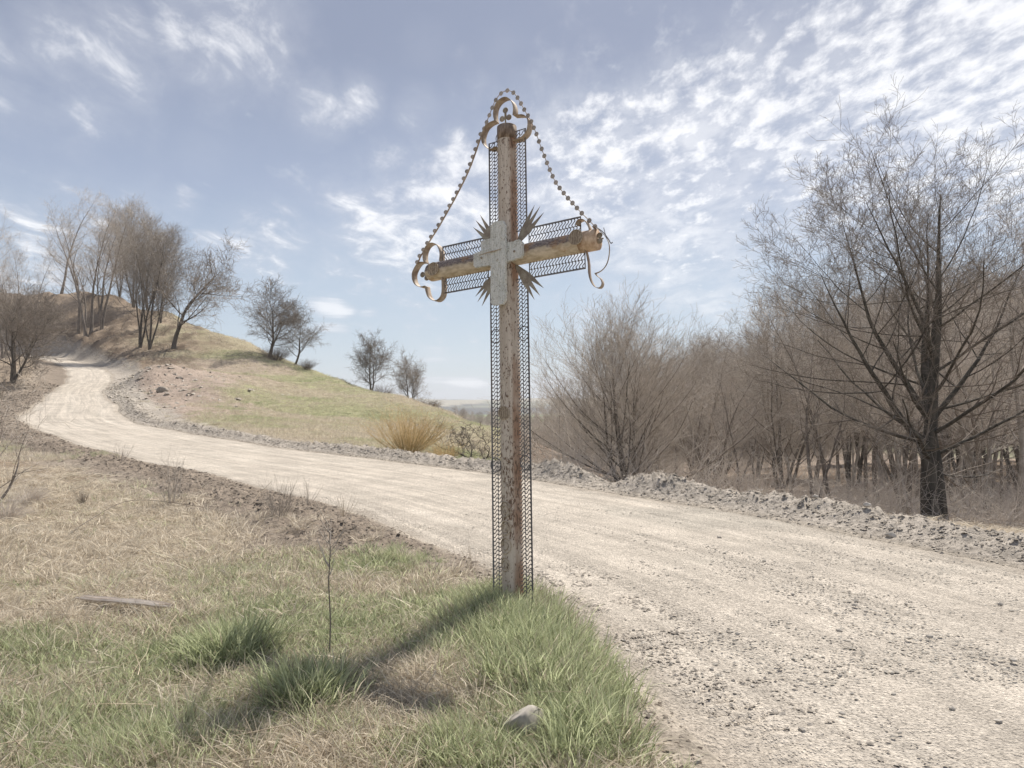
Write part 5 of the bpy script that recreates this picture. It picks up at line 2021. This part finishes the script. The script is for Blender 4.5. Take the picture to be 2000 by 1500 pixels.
# curved stub of pipe plate at the right end
ac = Acc()
tube_between(ac, (.66, 0, .0), (.80, 0, .0), .0825, .0825, 32, 4)
M_OCHRE = mat_noise('ochre_rusty_sleeve', (.34, .22, .14), (.62, .49, .36), 16, .7, .004)
o = child('arm_sleeve', ac.mesh('arm_sleeve'), M_OCHRE)
o.location = (.0, 0, H0)
o.scale = (1, 1, 1)
me = o.data
o.location = (.01, 0, H0)

# knob ornaments of three discs


def disc(acc, c, axis, r, t_=.006, S=16, dome=.25):
    c = np.array(c, float)
    axis = np.array(axis, float)
    axis /= np.linalg.norm(axis)
    pr = [(-t_ / 2 - t_ * dome, r * .03), (-t_ / 2, r * .8), (-t_ * .3, r), (t_ * .3, r), (t_ / 2, r * .8), (t_ / 2 + t_ * dome, r * .03)]
    pts = np.array([c + axis * a_ for a_, _ in pr])
    v, q = tubes(pts[None], np.array([[b for _, b in pr]]), S)
    acc.add(v, q)


for c0, c1, c2, s0, s1 in (((-.012, 1.273), (-.045, 1.206), (.022, 1.202), (-.012, 1.13), (-.012, 1.24)), ((-.905, -.004), (-.858, -.040), (-.858, .020), (-.80, -.01), (-.885, -.01))):
    root_ac = Acc()
    tube_between(root_ac, (s0[0], 0, H0 + s0[1]), (s1[0], 0, H0 + s1[1]), .0065, .0065, 10, 3)
    tube_between(root_ac, (c1[0], 0, H0 + c1[1]), (c2[0], 0, H0 + c2[1]), .010, .010, 10, 3)
    tube_between(root_ac, ((c1[0] + c2[0]) / 2, 0, H0 + (c1[1] + c2[1]) / 2), (c0[0], 0, H0 + c0[1]), .010, .010, 10, 3)
    stem_o = child('finial', root_ac.mesh('finial'), M_SPIKE)
    for cc, r_ in ((c0, .025), (c1, .025), (c2, .025)):
        ac = Acc()
        disc(ac, (cc[0], 0, H0 + cc[1]), (0, 1, 0), r_, .012, 18, .5)
        child('finial_disc', ac.mesh('finial_disc'), M_SPIKE, stem_o)
root_ac = Acc()
tube_between(root_ac, (.80, 0, H0), (.86, 0, H0 + .0), .0065, .0065, 10, 3)
stem_o = child('finial', root_ac.mesh('finial'), M_SPIKE)
for cc in ((.665, .150), (.83, -.015), (.83, .03)):
    ac = Acc()
    disc(ac, (cc[0], -.03 if cc[0] < .7 else 0, H0 + cc[1]), (0, 1, 0), .022, .014, 18, .6)
    child('finial_disc', ac.mesh('finial_disc'), M_SPIKE, stem_o)

# spiked rays in the four corners


def plate(name, pts, y, t_, mat, bend=0.0, parent=cross):
    import bmesh
    bm = bmesh.new()
    vs = [bm.verts.new((p[0], y, H0 + p[1])) for p in pts]
    f = bm.faces.new(vs)
    r_ = bmesh.ops.extrude_face_region(bm, geom=[f])
    for v in r_['geom']:
        if isinstance(v, bmesh.types.BMVert):
            v.co.y += t_
    bmesh.ops.recalc_face_normals(bm, faces=bm.faces[:])
    me = bpy.data.meshes.new(name)
    bm.to_mesh(me)
    bm.free()
    return child(name, me, mat, parent)


for base, tips in ((((-.07, .07), (-.06, .085)), [(-0.351, 0.321), (-0.320, 0.375), (-0.272, 0.413)]), (((.07, .07), (.08, .06)), [(0.262, 0.387), (0.316, 0.365), (0.351, 0.305)]),
                   (((-.07, -.07), (-.06, -.085)), [(-0.331, -0.284), (-0.307, -0.334), (-0.261, -0.378)]), (((.075, -.08), (.085, -.07)), [(0.335, -0.312), (0.302, -0.371), (0.251, -0.397)])):
    b0 = np.array(base[0])
    rays = None
    for i, tp in enumerate(tips):
        tp = np.array(tp)
        d = tp - b0
        L = np.linalg.norm(d)
        d /= L
        nn = np.array([-d[1], d[0]])
        pts = [b0 - nn * .008, b0 + d * L * .35 - nn * .020, b0 + d * L * .55 - nn * .021, b0 + d * L * .75 - nn * .012, tp, b0 + d * L * .75 + nn * .012, b0 + d * L * .55 + nn * .021, b0 + d * L * .35 + nn * .020, b0 + nn * .008]
        if rays is None:
            rays = plate('ray_fan', pts, -.008 - .0035 * i, .003, M_SPIKE)
        else:
            plate('ray', pts, -.008 - .0035 * i, .003, M_SPIKE, rays)

# discs embossed with bars, and hoops in the mesh
for (sx, sz, r_) in ((-.007, -1.284, .052), (-.753 + .035, -.002, .058), (.729 - .06, .021, .060)):
    ac = Acc()
    disc(ac, (sx, -.083, H0 + sz), (0, 1, 0), r_, .006, 28, .3)
    a = np.linspace(0, 2 * math.pi, 29)
    ring = np.stack([sx + r_ * .95 * np.cos(a), a * 0 - .088, H0 + sz + r_ * .95 * np.sin(a)], 1)
    v, q = tubes(ring[None], np.full((1, 29), .005), 6)
    ac.add(v, q)
    o = child('medallion', ac.mesh('medallion'), M_EMBLEM)
    for b_ in (-.55, -.2, .15, .5):
        hh = r_ * .82 * math.sqrt(1 - b_ * b_)
        x_ = sx + b_ * r_
        bar = np.array([[x_ - .006, -.090, H0 + sz - hh], [x_ + .004, -.091, H0 + sz - hh * .3], [x_ - .003, -.091, H0 + sz + hh * .4], [x_ + .003, -.090, H0 + sz + hh]])
        v, q = tubes(bar[None], np.full((1, 4), .0042), 6)
        ac = Acc()
        ac.add(v, q)
        child('embossed_bar', ac.mesh('embossed_bar'), M_EMBLEM, o)
for (sx, sz, r_) in ((-.012, -2.04, .05), (-.008, -2.181, .046), (-.012, -2.318, .052), (-.020, -2.46, .045)):
    for rr_, wdt in ((r_, .0055), (r_ * .55, .004)):
        a = np.linspace(0, 2 * math.pi, 27)
        th0 = (sx + rr_ * np.cos(a))
        yy = -np.sqrt(np.maximum(.084 ** 2 - th0 ** 2, 0)) - .001
        ring = np.stack([th0, yy, H0 + sz + rr_ * 1.15 * np.sin(a)], 1)
        v, q = tubes(ring[None], np.full((1, 27), wdt), 6)
        ac = Acc()
        ac.add(v, q)
        child('ring', ac.mesh('ring'), M_EMBLEM)
for (sx, sz) in ((-.131, -.645), (.139, -.650), (-.144, -1.691), (.137, -1.681)):
    a = np.linspace(0, 2 * math.pi, 27)
    ring = np.stack([sx + .047 * np.cos(a), a * 0 - .004, H0 + sz + .058 * np.sin(a)], 1)
    v, q = tubes(ring[None], np.full((1, 27), .0042), 6)
    ac = Acc()
    ac.add(v, q)
    child('ring', ac.mesh('ring'), M_MESH)

# the small board cross fixed on the front


def board(name, pts, y, t_, seed, parent):
    import bmesh
    rr = np.random.RandomState(seed)
    pts = [np.array(p) for p in pts]
    out = []
    for i in range(len(pts)):
        a_, b_ = pts[i], pts[(i + 1) % len(pts)]
        m = max(1, int(np.linalg.norm(b_ - a_) / .012))
        for k_ in range(m):
            out.append(a_ + (b_ - a_) * k_ / m + rr.normal(size=2) * .0022)
    bm = bmesh.new()
    vs = [bm.verts.new((p[0], y, H0 + p[1])) for p in out]
    f = bm.faces.new(vs)
    r1 = bmesh.ops.inset_region(bm, faces=[f], thickness=.006, depth=.004)
    r_ = bmesh.ops.extrude_face_region(bm, geom=[e for e in bm.faces])
    cent = [v for v in r_['geom'] if isinstance(v, bmesh.types.BMVert)]
    for v in cent:
        v.co.y = y + t_
    bmesh.ops.recalc_face_normals(bm, faces=bm.faces[:])
    me = bpy.data.meshes.new(name)
    bm.to_mesh(me)
    bm.free()
    o = child(name, me, M_BOARD, parent)
    return o


SCH = [(-0.271, 0.050), (-0.106, 0.068), (0.172, 0.089), (0.200, 0.066), (0.203, -0.042), (0.182, -0.062), (0.025, -0.077), (-0.108, -0.076), (-0.262, -0.070), (-0.275, -0.045)]
SCV = [(-0.08, 0.245), (-0.045, 0.270), (0.037, 0.262), (0.059, 0.228), (0.057, -0.39), (0.030, -0.424), (-0.065, -0.418), (-0.085, -0.391)]
hb = board('board', SCH, -.112, .028, 5, cross)
board('board', SCV, -.142, .027, 6, cross)
for x_ in (-.19, .13):
    for z_ in (.0,):
        ac = Acc()
        tube_between(ac, (x_, -.12, H0 + z_), (x_, -.06, H0 + z_), .01, .01, 8, 2)
        child('bolt', ac.mesh('bolt'), M_SPIKE, hb)
plate('bracket', [(-0.215, 0.152), (-0.115, 0.158), (-0.116, 0.04), (-0.212, 0.04)], -.088, .006, M_BOARD)
# crack iron across the joint
bar = np.array([[-.19, -.148, H0 + .012], [-.10, -.150, H0 + .020], [-.04, -.150, H0 + .022], [.03, -.147, H0 + .030]])
v, q = tubes(bar[None], np.array([[.003, .006, .0055, .002]]), 6)
ac = Acc()
ac.add(v, q)
child('rusty_wire', ac.mesh('rusty_wire'), M_EMBLEM)

# garland: a punched strip with round discs from arm tip over the top to the other arm tip
G1 = [(-0.955, 0.115), (-0.929, 0.165), (-0.887, 0.213), (-0.843, 0.266), (-0.8, 0.315), (-0.757, 0.36), (-0.716, 0.406), (-0.675, 0.456), (-0.634, 0.506), (-0.594, 0.557), (-0.553, 0.607), (-0.515, 0.660), (-0.476, 0.713), (-0.437, 0.769), (-0.402, 0.825), (-0.369, 0.883), (-0.340, 0.943), (-0.311, 1.004), (-0.283, 1.066), (-.255, 1.125)]
G2 = [(-0.232, 1.172), (-0.205, 1.222), (-0.176, 1.276), (-0.145, 1.335), (-0.108, 1.394), (-0.054, 1.436), (0.010, 1.443), (0.070, 1.406), (0.110, 1.350), (0.143, 1.289), (0.174, 1.227), (.208, 1.165), (0.240, 1.105), (0.263, 1.045)]
G3 = [(0.287, 0.984), (0.309, 0.916), (0.333, 0.846), (0.357, 0.780), (0.380, 0.716), (0.405, 0.653), (0.430, 0.592), (0.458, 0.534), (0.491, 0.481), (0.527, 0.431), (0.564, 0.381), (0.603, 0.333), (0.641, 0.285), (0.682, 0.234), (0.745, 0.163), (0.792, 0.106)]
gar = np.array(G1 + G2 + G3)
line = catmull_n(gar, 4)
K = len(line)
# on the left the strip is turned to show its width, on the right only its edge
wl = np.where(line[:, 0] < -.24, .0075, .0035)
pts3 = np.stack([line[:, 0], np.full(K, .0), line[:, 1] + H0], 1)
d = np.gradient(line, axis=0)
d /= np.linalg.norm(d, axis=1)[:, None]
v, q = tubes(pts3[None], wl[None], 6)
v = v.reshape(K, 6, 3)
ctr = pts3[:, None, :]
v = v.reshape(-1, 3)
ac = Acc()
ac.add(v, q)
garland = child('garland', ac.mesh('garland'), M_RIBBON)
dm = None
for i, g_ in enumerate(gar):
    if dm is None:
        ac = Acc()
        disc(ac, (0, 0, 0), (0, 1, 0), .0195, .006, 16, .3)
        dm = ac.mesh('garland_disc')
    o = link('garland_disc', dm, M_DISC, garland)
    j = min(i * 4, K - 1)
    nn = np.array([-d[j, 1], d[j, 0]])
    offs = .014 if g_[0] < -.24 else 0.0
    o.location = (g_[0] + nn[0] * offs, 0, H0 + g_[1] + nn[1] * offs)
    if g_[0] < -.24:
        o.rotation_euler = (0, 0, .35)
# loose wire at the right tip
w_ = np.array([(.79, 0, .11), (.86, -.01, .05), (.905, -.02, -.01), (.93, -.02, -.055), (.945, -.02, -.05)])
w_[:, 2] += H0
v, q = tubes(catmull_n(w_, 5)[None], np.full((1, 21), .0045), 6)
ac = Acc()
ac.add(v, q)
child('loose_wire', ac.mesh('loose_wire'), M_MESH)
w_ = np.array([(.875, -.02, .075), (.885, -.02, .03), (.90, -.02, -.02)])
w_[:, 2] += H0
v, q = tubes(catmull_n(w_, 5)[None], np.full((1, 11), .003), 5)
ac = Acc()
ac.add(v, q)
child('loose_wire', ac.mesh('loose_wire'), M_MESH)


# ------------------------------------------------------------------ the air itself
hb_v = [(-4300, -4300, -24), (4300, -4300, -24), (4300, 4300, -24), (-4300, 4300, -24), (-4300, -4300, 95), (4300, -4300, 95), (4300, 4300, 95), (-4300, 4300, 95)]
hb_q = [(0, 3, 2, 1), (4, 5, 6, 7), (0, 1, 5, 4), (1, 2, 6, 5), (2, 3, 7, 6), (3, 0, 4, 7)]
hz_me = mesh_np('haze', hb_v, hb_q, None, False)
hzm = bpy.data.materials.new('thin_haze')
hzm.use_nodes = True
NH = NT(hzm.node_tree)
ho = NH.n('ShaderNodeOutputMaterial')
pv = NH.n('ShaderNodeVolumePrincipled')
pv.inputs['Color'].default_value = (.86, .91, 1, 1)
pv.inputs['Density'].default_value = 0.00022
pv.inputs['Anisotropy'].default_value = 0.2
NH.l(pv.outputs[0], ho.inputs['Volume'])
tag(link('haze', hz_me, hzm), kind='stuff')
